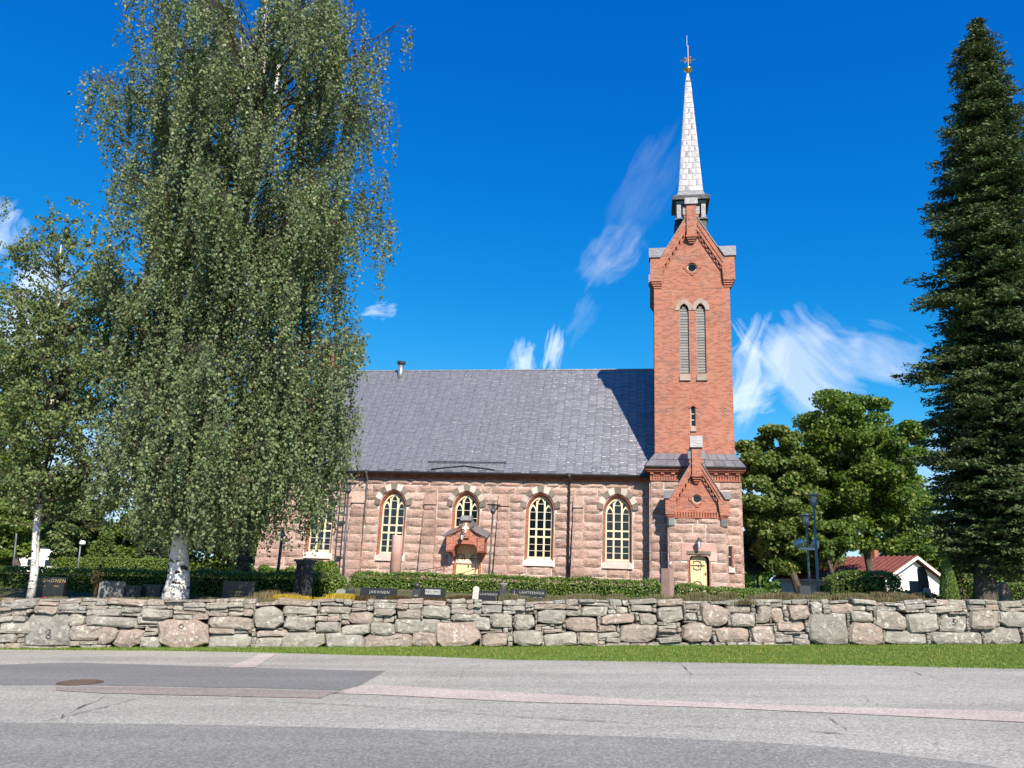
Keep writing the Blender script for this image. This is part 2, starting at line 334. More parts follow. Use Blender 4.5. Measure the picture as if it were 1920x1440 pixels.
def arch(hw, zs, za, n=9, cx=0.):
    """pointed arch from left spring over the apex to right spring, 2n+1 points (x, z)"""
    h = za-zs; r = (h*h+hw*hw)/(2*hw); a = math.asin(min(1, h/r)); P = []
    for i in range(n): t = a*i/n; P.append((-hw+r-r*math.cos(t), zs+r*math.sin(t)))
    P.append((0, za)); P += [(-x, z) for x, z in reversed(P[:-1])]
    return [(x+cx, z) for x, z in P]
def plate(name, outer, holes, y, depth, mat, parent, back=True):
    """a wall face at y (facing -y) with real openings whose reveals go back by depth"""
    bm = bmesh.new(); E = []; loops = []
    for lp in [outer]+holes:
        vs = [bm.verts.new((x, y, z)) for x, z in lp]; loops.append(vs)
        E += [bm.edges.new((vs[i], vs[(i+1) % len(vs)])) for i in range(len(vs))]
    bmesh.ops.triangle_fill(bm, use_beauty=True, use_dissolve=False, edges=E)
    for vs in loops[1:] if back else loops:
        ws = [bm.verts.new((v.co.x, y+depth, v.co.z)) for v in vs]
        for i in range(len(vs)):
            j = (i+1) % len(vs); bm.faces.new((vs[i], vs[j], ws[j], ws[i]))
    bmesh.ops.recalc_face_normals(bm, faces=bm.faces)
    me = bpy.data.meshes.new(name); bm.to_mesh(me); bm.free(); me.materials.append(MATS[mat]); return mesh_obj(name, me, parent)
def text_obj(name, txt, size, mat, parent, loc, rot=(math.pi/2, 0, 0), ext=.002, align='CENTER', spacing=1.):
    cu = bpy.data.curves.new(name, 'FONT'); cu.body = txt; cu.size = size; cu.extrude = ext; cu.align_x = align; cu.align_y = 'CENTER'; cu.space_character = spacing; cu.resolution_u = 2
    t = bpy.data.objects.new('tmp', cu); col.objects.link(t); bpy.context.view_layer.update()
    me = bpy.data.meshes.new_from_object(t.evaluated_get(bpy.context.evaluated_depsgraph_get())); bpy.data.objects.remove(t); bpy.data.curves.remove(cu)
    me.materials.clear(); me.materials.append(MATS[mat]); o = mesh_obj(name, me, parent); o.location = loc; o.rotation_euler = rot; return o
def quads(name, V, mat, parent=None, kind=None, tri=False):
    """V: (n, 4, 3) array of loose quads (or (n, 3, 3) triangles) as one mesh"""
    V = np.asarray(V, np.float32); n, k = V.shape[:2]
    me = bpy.data.meshes.new(name); me.vertices.add(n*k); me.vertices.foreach_set('co', V.reshape(-1))
    me.loops.add(n*k); me.loops.foreach_set('vertex_index', np.arange(n*k, dtype=np.int32))
    me.polygons.add(n); me.polygons.foreach_set('loop_start', np.arange(0, n*k, k, dtype=np.int32)); me.polygons.foreach_set('loop_total', np.full(n, k, np.int32))
    me.materials.append(MATS[mat]); me.update(calc_edges=True); o = mesh_obj(name, me, parent)
    if kind: o['kind'] = kind
    return o
def unit(a): return a/(np.linalg.norm(a, axis=-1, keepdims=True)+1e-9)
def leafquads(C, Lh, Wh, axis=None, spread=1., nrm=None, nspread=1.):
    """a rhombus leaf at each centre; axis = preferred long direction, nrm = preferred face direction"""
    n = len(C); a = RNG.normal(size=(n, 3))*spread
    if axis is not None: a = a+axis
    a = unit(a); b = RNG.normal(size=(n, 3))*nspread
    if nrm is not None: b = np.cross(a, nrm+b)
    b = unit(b-a*np.sum(a*b, 1, keepdims=True)); s = RNG.uniform(.7, 1.25, (n, 1))
    return np.stack([C-a*Lh*s, C+b*Wh*s-a*Lh*.15*s, C+a*Lh*s, C-b*Wh*s-a*Lh*.15*s], 1)
# ================================================================ CHURCH
# local frame: x along the nave, y into the building, z up; long wall at y = 0
church = empty('church', tuple(CO), -AX)
tag(church, 'pink granite and red brick church with grey metal roof and tall tower with silver spire', 'church')
YARD = 1.6
BLOCKS = []                                   # (size, builder args): the 300 largest in view become parts of their own
def rock_block(x0, x1, z0, z1, y, proud, seed, nx=None, flat=False):
    """one hewn granite block: draughted edge, rough face standing proud of the joints"""
    r = random.Random(seed); nx = nx or (5 if x1-x0 > .9 else 4); nz = 3; g = .014; vs = []; fs = []
    x0 += g; x1 -= g; z0 += g; z1 -= g
    for j in range(nz+1):
        for i in range(nx+1):
            edge = i in(0, nx) or j in(0, nz)
            u = i/nx; w = j/nz
            if not edge: u += r.uniform(-.06, .06); w += r.uniform(-.07, .07)
            d = proud*(.25 if flat else r.uniform(.18, .42)) if edge else proud*(1 if flat else r.uniform(.75, 1.35))
            vs.append((x0+(x1-x0)*u+(0 if not edge or flat else r.uniform(-.012, .012)), y-d, z0+(z1-z0)*w+(0 if not edge or flat else r.uniform(-.012, .012))))
    for j in range(nz):
        for i in range(nx): a = j*(nx+1)+i; fs.append((a, a+1, a+nx+2, a+nx+1))
    ring = [i for i in range(nx+1)]+[j*(nx+1)+nx for j in range(1, nz+1)]+[nz*(nx+1)+i for i in range(nx-1, -1, -1)]+[j*(nx+1) for j in range(nz-1, 0, -1)]
    b = len(vs); vs += [(vs[k][0], y+.06, vs[k][2]) for k in ring]; n = len(ring)
    for k in range(n): fs.append((ring[k], b+k, b+(k+1) % n, ring[(k+1) % n]))
    return vs, fs
def lay(x0, x1, z0, z1, y, proud, part, lo=.85, hi=1.7, seed=0, vis=True):
    """fill a stretch of one course with blocks of uneven length"""
    r = random.Random(seed); x = x0
    if x1-x0 < .12: return
    while x < x1-.01:
        w = r.uniform(lo, hi); e = x+w
        if x1-e < lo*.6: e = x1
        if e-x > hi*1.25: e = x+(e-x)/2
        BLOCKS.append((vis, (e-x)*(z1-z0), (x, e, z0, z1, y, proud, r.randrange(1 << 30)), part)); x = e

# ---- nave wall
WIN = [-12.078, -7.328, -2.583, 2.074, 6.796]
BUT = [(-10.06, -9.17), (-5.28, -4.47), (-.56, .14), (4.10, 4.74)]
NL, NR = -15.4, 9.05
HW = .88; ZSP, ZAP, ZSILL = 6.22, 7.32, 3.24
nave = empty('nave_wall', parent=church)
holes = [[(c-HW, ZSILL), (c+HW, ZSILL)]+[(x, z) for x, z in reversed(arch(HW, ZSP, ZAP, 9, c))] for c in WIN]
holes[2] = [(x, max(z, 4.2)) for x, z in holes[2]]
plate('mortar_bed', [(NL, .9), (NR, .9), (NR, 8.3), (NL, 8.3)], holes, -.022, .34, 'mortar', nave)
CZ = [1.2, 1.78, 2.33, 2.87, 3.40, 3.94, 4.47, 5.0, 5.54, 6.07, 6.606, 7.14, 7.62, 8.0]
def halfw(z):
    if z < ZSP: return HW
    h = ZAP-ZSP; r_ = (h*h+HW*HW)/(2*HW)
    if z >= ZAP: return 0
    return max(0, HW-r_+math.sqrt(r_*r_-(z-ZSP)**2))
for k in range(len(CZ)-1):
    z0, z1 = CZ[k], CZ[k+1]; cut = []
    for c in WIN:
        if z1 > ZSILL-.3 and z0 < ZAP:
            h = max(halfw(z0), halfw(max(z0, ZSP)) if z0 < ZSP else 0)
            if k == 3: h = HW+.06
            if z0 >= ZSP-.2: h = max(h+.1, .35)
            if k >= 3: cut.append((c-h-.02, c+h+.02))
    for a, b in BUT:
        if z1 <= 7.2: cut.append((a, b))
    if z1 < 4.2: cut.append((-3.2, -1.44))
    cut.sort(); x = NL; segs = []
    for a, b in cut:
        if a > x: segs.append((x, a))
        x = max(x, b)
    segs.append((x, NR))
    for i, (a, b) in enumerate(segs): lay(a, b, z0, z1, 0, .10, nave, .8, 1.75, seed=k*97+i*13+5, vis=z1 > 2.2 and b > -13.5)
# ---- buttresses
for bi, (a, b) in enumerate(BUT):
    bt = empty('buttress', parent=church)
    for k in range(10):
        z0, z1 = CZ[k], CZ[k+1]
        if z0 > 6.1: break
        d = .15+.034*(9-k)
        if k == 9: z1 = 6.40
        BLOCKS.append((z1 > 2.2, (b-a)*(z1-z0), (a-.01*(9-k), b+.01*(9-k), z0, z1, -d, .06, bi*50+k), bt))
        MB().box(a-.01*(9-k)+.02, b+.01*(9-k)-.02, -d+.03, .0, z0+.005, z1-.005).build('buttress_core', 'granite_pink', bt)
    MB().hexa([(a, -.26, 6.42), (b, -.26, 6.42), (b, 0, 6.42), (a, 0, 6.42)], [(a+.02, -.11, 7.16), (b-.02, -.11, 7.16), (b-.02, 0, 7.16), (a+.02, 0, 7.16)]).build('buttress_cap', 'granite_pink', bt)
# corner pier at the far left end, widening downwards
pier = empty('corner_pier', parent=church)
for k in range(13):
    z0, z1 = CZ[k], CZ[k+1]; e = .035*(12-k)
    BLOCKS.append((1.9 < z0 < 3.9, (1.2+e)*(z1-z0), (NL-.35-e, NL+.95, z0, z1, -.14-e*.5, .08, 900+k), pier))
    MB().box(NL-.33-e, NL+.93, -.12-e*.5, 1.4, z0+.005, z1-.005).build('pier_core', 'granite_pink', pier)
# left end gable wall and its brick parapet
gb = empty('end_gable', parent=church)
MB().prism([(NL+.3, .9), (NL+.32, .9), (NL+.32, 8.3), (NL+.3, 8.3)], 0, 13).build('end_wall', 'granite_pink', gb)
mb = MB(); mb.add([(NL-.05, -.35, 8.2), (NL+.45, -.35, 8.2), (NL+.45, 6.5, 17.55), (NL-.05, 6.5, 17.55), (NL-.05, 13.35, 8.2), (NL+.45, 13.35, 8.2)], [(0, 1, 2, 3), (3, 2, 5, 4), (0, 3, 4), (1, 5, 2), (0, 4, 5, 1)])
mb.build('brick_parapet', 'brick', gb)
for (yy, zz) in ((-.2, 8.2), (2.9, 12.6), (6.5, 17.1)):
    MB().box(NL-.2, NL+.6, yy-.45, yy+.45, zz, zz+1.5).build('pinnacle', 'brick', gb)
    MB().hexa([(NL-.28, yy-.53, zz+1.5), (NL+.68, yy-.53, zz+1.5), (NL+.68, yy+.53, zz+1.5), (NL-.28, yy+.53, zz+1.5)], [(NL-.1, yy-.1, zz+2), (NL+.5, yy-.1, zz+2), (NL+.5, yy+.1, zz+2), (NL-.1, yy+.1, zz+2)]).build('pinnacle_cap', 'cap_metal', gb)
# ---- eaves: brick band, dentils, gutter
ev = empty('eaves', parent=church)
MB().box(NL, NR, -.06, .02, 8.0, 8.24).build('brick_band', 'brick_trim', ev)
mb = MB(); x = NL
while x < NR-.1: mb.box(x, x+.11, -.16, -.05, 8.09, 8.2); x += .235
mb.build('dentil_row', 'brick_trim', ev, kind='stuff')
MB().box(NL, NR, -.30, .02, 8.245, 8.32).build('brick_moulding', 'brick_trim', ev)
MB().box(NL, NR, -.47, 0, 8.33, 8.36).build('soffit', 'gutter_metal', ev)
mb = MB(); P = [(-.56, 8.44), (-.6, 8.37), (-.58, 8.32), (-.52, 8.29), (-.46, 8.30), (-.46, 8.33), (-.51, 8.32), (-.555, 8.345), (-.575, 8.38), (-.545, 8.44)]
mb.add([(NL, y, z) for y, z in P]+[(NR-.3, y, z) for y, z in P], [(i, (i+1) % 10, (i+1) % 10+10, i+10) for i in range(10)]+[tuple(range(9, -1, -1)), tuple(range(10, 20))])
gut = mb.build('gutter', 'gutter_metal', ev)
x = NL+.5
while x < NR-.4: MB().box(x, x+.03, -.61, -.3, 8.41, 8.46).build('gutter_bracket', 'pipe_metal', ev); x += .93
# ---- nave roof: lead-grey sheets laid in staggered columns
RY0, RZ0, RY1, RZ1 = -.5, 8.40, 6.5, 16.93
RL = math.hypot(RY1-RY0, RZ1-RZ0); ry = (RY1-RY0)/RL; rz = (RZ1-RZ0)/RL
roof = empty('nave_roof', parent=church)
mb = MB(); mb.add([(NL+.3, RY0, RZ0), (13.2, RY0, RZ0), (13.2, RY1, RZ1), (NL+.3, RY1, RZ1), (NL+.3, 2*RY1-RY0, RZ0), (13.2, 2*RY1-RY0, RZ0)], [(0, 1, 2, 3), (3, 2, 5, 4)])
mb.build('roof_deck', 'roof_seam', roof)
MB().prism([(13.15, .9), (13.2, .9), (13.2, 8.4), (13.15, 8.4)], 0, 13).build('east_wall', 'granite_pink', church)
MB().add([(13.18, .02, 8.4), (13.18, 13, 8.4), (13.18, 6.5, 16.8)], [(0, 1, 2)]).build('east_gable', 'brick', church)
MB().box(NL+.3, 13.15, 12.9, 13., .9, 8.4).build('rear_wall', 'granite_pink', church)
CW, CHT = .545, .455
variants = []
def panel_verts(w, h, seed):
    r = random.Random(seed); n, q = 4, 4; vs = []; fs = []
    for j in range(q+1):
        for i in range(n+1):
            u, t = i/n, j/q; inner = 0 < i < n and 0 < j < q
            b = r.uniform(-.010, .016) if inner else r.uniform(0, .004)
            s = t*h; o = .020*(1-t)+.006+b
            vs.append(((u-.5)*(w-.012), s*ry-o*rz, s*rz+o*ry))
    for j in range(q):
        for i in range(n): a = j*(n+1)+i; fs.append((a, a+1, a+n+2, a+n+1))
    # folded lower edge
    b = len(vs); vs += [(vs[i][0], vs[i][1]+.02*rz, vs[i][2]-.02*ry) for i in range(n+1)]
    for i in range(n): fs.append((i, b+i, b+i+1, i+1))
    return vs, fs
for k in range(10):
    vs, fs = panel_verts(CW, CHT+.01, k+77); me = bpy.data.meshes.new('roof_sheet'); me.from_pydata(vs, [], fs); me.materials.append(MATS['roof_metal'])
    me.polygons.foreach_set('use_smooth', [True]*len(fs)); variants.append(me)
rest = MB(); cells = []
ncol = int((NR+.0-(NL+.35))/CW)
for c in range(ncol+1):
    xc = NR-.02-CW*(c+.5); off = (c % 2)*.5*CHT-(.12 if c % 3 == 0 else 0); s = off if off > 0 else off
    while s < RL-.02:
        a, b = max(s, 0), min(s+CHT, RL)
        if b-a > .05: cells.append((xc, a, b))
        s += CHT
cells.sort(key=lambda q: -(q[0] + (.0 if q[2]-q[1] > CHT-.02 else -50)))
for i, (xc, a, b) in enumerate(cells):
    full = b-a > CHT-.02; k = random.randrange(10)
    if i < 300 and full:
        o = mesh_obj('roof_sheet', variants[k], roof); o.location = (xc, RY0+a*ry, RZ0+a*rz)
    else:
        vs, fs = panel_verts(CW, b-a+.01, k); rest.add([(x+xc, y+RY0+a*ry, z+RZ0+a*rz) for x, y, z in vs], fs)
o = rest.build('roof_sheets', 'roof_metal', roof, smooth=True, kind='stuff')
for c in range(ncol+2):
    x = NR-.02-CW*c
    MB().hexa([(x-.008, RY0, RZ0), (x+.008, RY0, RZ0), (x+.008, RY0-.045*rz, RZ0+.045*ry), (x-.008, RY0-.045*rz, RZ0+.045*ry)], [(x-.008, RY1, RZ1), (x+.008, RY1, RZ1), (x+.008, RY1-.045*rz, RZ1+.045*ry), (x-.008, RY1-.045*rz, RZ1+.045*ry)]).build('standing_seam', 'roof_seam', roof)
MB().tube([(NL+.3, RY1, RZ1+.02), (13.2, RY1, RZ1+.02)], .07, 8).build('ridge_cap', 'roof_metal', roof)
def onroof(x, s, h=0.): return (x, RY0+s*ry-h*rz, RZ0+s*rz+h*ry)
sg = empty('snow_guard', parent=roof)
MB().tube([onroof(-5.25, .85, .16), onroof(-.15, .85, .16)], .022, 6).build('rail', 'dark_metal', sg)
MB().tube([onroof(-5.25, .85, .09), onroof(-.15, .85, .09)], .018, 6).build('rail', 'dark_metal', sg)
for x in np.linspace(-5.1, -.3, 6): MB().tube([onroof(x, .85, 0), onroof(x, .85, .19)], .015, 5).build('bracket', 'dark_metal', sg)
wd = empty('water_diverter', parent=roof)
for e in (-4.89, -.82):
    MB().hexa([onroof(-2.8, .53, 0), onroof(-2.8, .60, 0), onroof(e, .26, 0), onroof(e, .19, 0)], [onroof(-2.8, .53, .09), onroof(-2.8, .60, .09), onroof(e, .26, .09), onroof(e, .19, .09)]).build('strip', 'gutter_metal', wd)
fl = empty('flue_pipe', parent=church)
MB().lathe([(.21, 15.9), (.21, 17.35)], (-9.45, 6.05, 0), 16).build('pipe', 'steel_flue', fl, True)
MB().lathe([(.30, 17.35), (.33, 17.5), (.30, 17.55), (.05, 17.62)], (-9.45, 6.05, 0), 16).build('cowl', 'dark_metal', fl)
# downpipes and roof ladder
for (x0, x1) in ((-9.22, -9.10), (3.86, 3.86)):
    dp = empty('downpipe', parent=church)
    MB().tube([(x1, -.52, 8.34), (x1, -.50, 8.2), (x1, -.24, 7.95), (x1, -.22, 7.7), (x0, -.22, 1.3)], .06, 8).build('pipe', 'pipe_metal' if x0 < 0 else 'gutter_metal', dp, True)
    MB().lathe([(.06, 0), (.11, .12), (.11, .16)], (x1, -.52, 8.22), 10).build('hopper', 'pipe_metal', dp)
    for z in (7.3, 5.6, 3.9, 2.4): MB().lathe([(.075, -.03), (.075, .03)], (x0+(x1-x0)*(z-1.3)/6.4, -.22, z), 10).build('clip', 'gutter_metal', dp)
ld = empty('ladder', parent=church)
for x in (-10.74, -10.40): MB().tube([(x, -.36, 2.0), (x, -.36, 8.0), (x, -.55, 8.6)], .025, 6).build('rail', 'pole_dark', ld)
z = 2.1
while z < 8: MB().tube([(-10.74, -.36, z), (-10.40, -.36, z)], .014, 5).build('rung', 'pole_dark', ld); z += .3
for z in (3., 5.2, 7.4): MB().box(-10.75, -10.39, -.36, 0, z-.02, z+.02).build('stay', 'pole_dark', ld)

# ---- windows
def ringmesh(o_, i_, y0, y1):
    """band between two outlines of equal length, from y0 to y1"""
    n = len(o_); mb = MB(); vs = [(x, y0, z) for x, z in o_]+[(x, y0, z) for x, z in i_]+[(x, y1, z) for x, z in o_]+[(x, y1, z) for x, z in i_]; fs = []
    for k in range(n-1):
        fs += [(k, n+k, n+k+1, k+1), (k, k+1, 2*n+k+1, 2*n+k), (n+k, 3*n+k, 3*n+k+1, n+k+1)]
    fs += [(0, 2*n, 3*n, n), (n-1, 2*n-1, 4*n-1, 3*n-1)]
    return mb.add(vs, fs)
def jambed(hw, zs, za, zb): A = arch(hw, zs, za, 9); return [(-hw, zb)]+A+[(hw, zb)]
def make_window():
    w = empty('window', parent=church)
    # brick reveal, splayed from the wall face to the timber
    o_, i_ = jambed(.875, ZSP, ZAP-.005, ZSILL), jambed(.735, 6.14, 7.09, ZSILL)
    mb = MB(); n = len(o_); mb.add([(x, -.07, z) for x, z in o_]+[(x, .26, z) for x, z in i_]+[(x*1.0, -.07, z) for x, z in [(x*(1-.055), z-.03 if abs(x) < .85 and z > ZSP else z) for x, z in o_]], [])
    fs = []
    for k in range(n-1): fs += [(2*n+k, n+k, n+k+1, 2*n+k+1), (k, 2*n+k, 2*n+k+1, k+1)]
    mb.f += fs; fix(mb.build('brick_reveal', 'brick_trim', w))
    fr = MB()
    r = ringmesh(jambed(.735, 6.14, 7.09, 3.36), jambed(.66, 6.16, 7.0, 3.44), .20, .32); fr.add(r.v, r.f)
    fr.box(-.74, .74, .205, .315, 3.345, 3.43)
    for x in (-.245, .245):
        fr.box(x-.05, x+.05, .19, .31, 3.43, 6.80)
    for z0, z1 in ((4.575, 4.675), (5.05, 5.14)): fr.box(-.66, .66, .195, .312, z0, z1)
    for sx in (-1, 1):
        c = sx*.484; r = ringmesh(arch(.215, 6.16, 6.60, 6, c), arch(.155, 6.16, 6.47, 6, c), .21, .30); fr.add(r.v, r.f)
        # timber web filling the shoulders of the side lancet
    r = ringmesh(arch(.245, 6.62, 7.06, 5), arch(.175, 6.62, 6.97, 5), .208, .302); fr.add(r.v, r.f)
    fix(fr.build('frame', 'cream_paint', w))
    for z in (3.79, 4.17, 5.645, 6.13): MB().box(-.66, .66, .225, .29, z-.014, z+.014).build('glazing_bar', 'bar_paint', w)
    MB().box(-.18, .18, .225, .29, 6.615, 6.645).build('glazing_bar', 'bar_paint', w)
    def pane(pts): MB().add([(x, .262, z) for x, z in pts], [tuple(range(len(pts)))]).build('pane', 'glass', w)
    for (x0, x1) in ((-.655, -.298), (-.192, .192), (.298, .655)):
        for z0, z1 in ((3.44, 3.775), (3.805, 4.155), (4.185, 4.555), (4.695, 5.035), (5.155, 5.625), (5.665, 6.11)): pane([(x0, z0), (x1, z0), (x1, z1), (x0, z1)])
    pane([(-.18, 6.15), (.18, 6.15), (.18, 6.61), (-.18, 6.61)])
    pane([(x, z) for x, z in reversed(arch(.18, 6.65, 6.99, 5))])
    for sx in (-1, 1):
        pane([(x, z) for x, z in reversed(arch(.16, 6.15, 6.49, 5, sx*.484))])
        q = [(.30, 6.63), (.60, 6.42), (.48, 6.66), (.31, 6.86)]; q = [(sx*x, z) for x, z in q]; pane(q if sx > 0 else q[::-1])
    MB().hexa([(-.9, -.16, 2.88), (.9, -.16, 2.88), (.9, .3, 2.88), (-.9, .3, 2.88)], [(-.78, -.02, 3.26), (.78, -.02, 3.26), (.735, .26, 3.35), (-.735, .26, 3.35)]).build('sill', 'sill_stone', w)
    for k in range(9):
        N_ = 6; O_ = arch(1.244, 6.36, 7.734, 27); I_ = arch(.885, 6.33, 7.325, 27); a, b = k*N_, (k+1)*N_
        e = .0
        po = O_[a:b+1]; pi = I_[a:b+1]
        def sh(P, f): return P
        r = ringmesh(po, pi, -.13-.015*random.random(), -.0)
        o = fix(r.build('voussoir', 'granite_dark' if k % 2 == 0 else 'granite_light', w))
        cx_ = sum(p[0] for p in po+pi)/len(po+pi); cz_ = sum(p[1] for p in po+pi)/len(po+pi)
        for v in o.data.vertices: v.co.x = cx_+(v.co.x-cx_)*.965; v.co.z = cz_+(v.co.z-cz_)*.965
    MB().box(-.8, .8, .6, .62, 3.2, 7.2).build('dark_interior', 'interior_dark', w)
    return w
w0 = make_window(); w0.location = (WIN[0], 0, 0)
for k, c in enumerate(WIN[1:]):
    w = copy_tree(w0, church); w.location = (c, 0, 0)

# ---- tower
TC, TY = 11.40, 1.85                                 # tower axis
tw = empty('tower_base', parent=church)
TX0, TX1, TYF = 8.79, 13.90, -.85
def lay_plate(nm, x0, x1, z0, z1, y, hs, part): plate(nm, [(x0, z0), (x1, z0), (x1, z1), (x0, z1)], hs, y-.022, .33, 'mortar', part)
swin = [(13.08, 3.15), (13.46, 3.15), (13.46, 4.36), (13.08, 4.36)]
lay_plate('mortar_bed', TX0, TX1, .9, 8.05, TYF, [swin], tw)
MB().add([(TX0, TYF, .9), (TX0, 5.2, .9), (TX0, 5.2, 8.05), (TX0, TYF, 8.05)], [(0, 3, 2, 1)]).build('left_flank', 'granite_pink', tw)
MB().add([(TX1, TYF, .9), (TX1, 5.2, .9), (TX1, 5.2, 8.05), (TX1, TYF, 8.05)], [(0, 1, 2, 3)]).build('right_flank', 'granite_pink', tw)
TCZ = [1.2, 1.72, 2.25, 2.78, 3.32, 3.86, 4.40, 4.93, 5.46, 5.98, 6.5, 7.02, 7.54, 8.04]
for k in range(13):
    z0, z1 = TCZ[k], TCZ[k+1]
    segs = [(TX0-.03, 9.80), (13.02, TX1+.03)] if z1 < 5.5 else ([(TX0-.03, 9.7), (13.1, TX1+.03)] if z1 < 6.9 else [(TX0-.03, TX1+.03)])
    for i, (a, b) in enumerate(segs):
        if b > 13.5 and z1 > 3.14 and z0 < 4.37 and a > 12:
            BLOCKS.append((True, .2, (13.46, b, z0, z1, TYF, .10, k), tw))
            if z0 < 3.15: BLOCKS.append((True, .2, (a, 13.46, z0, 3.13, TYF, .09, k+40), tw))
            continue
        lay(a, b, z0, z1, TYF, .10, tw, .55, 1.5, seed=k*31+i*7+3, vis=z1 > 2.1)
    MB().box(TX0-.11, TX0-.004, TYF+.01, 5, z0+.012, z1-.012).build('flank_course', 'granite_pink', tw)
    MB().box(TX1+.004, TX1+.11, TYF+.01, 5, z0+.012, z1-.012).build('flank_course', 'granite_pink', tw)
# small side window
sw = empty('side_window', parent=church)
mb = MB(); mb.box(13.08, 13.12, TYF+.12, TYF+.2, 3.16, 4.35); mb.box(13.32, 13.36, TYF+.12, TYF+.2, 3.16, 4.35); mb.box(13.12, 13.32, TYF+.12, TYF+.2, 3.73, 3.77); mb.box(13.12, 13.32, TYF+.12, TYF+.2, 3.16, 3.2); mb.box(13.12, 13.32, TYF+.12, TYF+.2, 4.3, 4.35)
mb.build('frame', 'cream_paint', sw)
for z0, z1 in ((3.2, 3.73), (3.77, 4.3)): MB().box(13.12, 13.32, TYF+.15, TYF+.16, z0, z1).build('pane', 'glass', sw)
MB().box(13.36, 13.455, TYF-.06, TYF+.28, 3.16, 4.355).build('brick_jamb', 'brick_trim', sw)
MB().hexa([(13.02, TYF-.16, 2.86), (13.5, TYF-.16, 2.86), (13.5, TYF+.2, 2.86), (13.02, TYF+.2, 2.86)], [(13.07, TYF-.05, 3.13), (13.46, TYF-.05, 3.13), (13.46, TYF+.2, 3.155), (13.07, TYF+.2, 3.155)]).build('sill', 'sill_stone', sw)
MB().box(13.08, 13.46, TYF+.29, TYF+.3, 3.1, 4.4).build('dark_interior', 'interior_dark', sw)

# ---- door portal: granite projection
PXL, PXR, PYF = 9.80, 12.98, -1.80
pt = empty('portal', parent=church)
DX0, DX1, DZA = 10.90, 11.99, 3.72
dh = [(DX0, .9+.002), (DX1, .9+.002)]+[(x, z) for x, z in reversed(arch((DX1-DX0)/2, 3.45, DZA, 6, (DX0+DX1)/2))]
plate('mortar_bed', [(PXL, .9), (DX0, .9), (DX0, 3.45)]+arch((DX1-DX0)/2, 3.45, DZA, 6, (DX0+DX1)/2)[1:-1]+[(DX1, 3.45), (DX1, .9), (PXR, .9), (PXR, 5.87), (PXL, 5.87)], [], PYF-.02, .3, 'mortar', pt, back=False)
for (x, s) in ((PXL, -1), (PXR, 1)):
    mb = MB(); mb.add([(x, PYF, .9), (x, TYF, .9), (x, TYF, 5.87), (x, PYF, 5.87)], [(0, 3, 2, 1) if s < 0 else (0, 1, 2, 3)]); mb.build('flank', 'granite_pink', pt)
for k in range(9):
    z0, z1 = TCZ[k], min(TCZ[k+1], 5.86)
    if z0 > 5.4: pass
    if z1 < 3.5: segs = [(PXL-.02, DX0-.1), (DX1+.1, PXR+.02)]
    elif z0 < 4.35: segs = [(PXL-.02, 10.46), (12.40, PXR+.02)]
    else: segs = [(PXL-.02, PXR+.02)]
    if z0 > 5.3: segs = [(10.13, 12.68)]
    for i, (a, b) in enumerate(segs): lay(a, b, z0, z1, PYF, .09, pt, .7, 1.9, seed=k*41+i*5+700, vis=z1 > 2.1)
    if z0 < 5.3:
        for x, s in ((PXL, -1), (PXR, 1)): MB().box(min(x, x+s*.09)+(.004 if s > 0 else 0), max(x, x+s*.09)-(.004 if s < 0 else 0), PYF+.01, TYF, z0+.012, z1-.012).build('flank_course', 'granite_pink', pt)
# dressed lintel stones
mb = MB().prism([(10.46, 3.96), (12.40, 3.96), (12.40, 4.38), (10.46, 4.38)], PYF-.07, PYF).build('lintel', 'granite_smooth', pt)
MB().prism([(10.46, 3.43), (10.86, 3.43), (10.86, 3.955), (10.46, 3.955)], PYF-.065, PYF).build('lintel_shoulder', 'granite_smooth', pt)
MB().prism([(12.03, 3.43), (12.40, 3.43), (12.40, 3.955), (12.03, 3.955)], PYF-.065, PYF).build('lintel_shoulder', 'granite_smooth', pt)
r = ringmesh(arch((DX1-DX0)/2+.06, 3.43, 3.95, 6, (DX0+DX1)/2), arch((DX1-DX0)/2, 3.43, DZA, 6, (DX0+DX1)/2), PYF-.06, PYF+.2); fix(r.build('arch_stone', 'granite_smooth', pt))
MB().box(10.78, 12.1, PYF-.12, PYF-.06, 3.78, 3.96).build('drip_stone', 'granite_dark', pt)
mb = MB(); mb.box(DX0-.09, DX0, PYF-.05, PYF+.28, .9, 3.44); mb.box(DX1, DX1+.09, PYF-.05, PYF+.28, .9, 3.44); mb.build('brick_jamb', 'brick_trim', pt)
for x in (9.77, 12.70): MB().box(x, x+.34, PYF-.13, PYF, 5.36, 5.84).build('corbel_stone', 'granite_grey', pt)
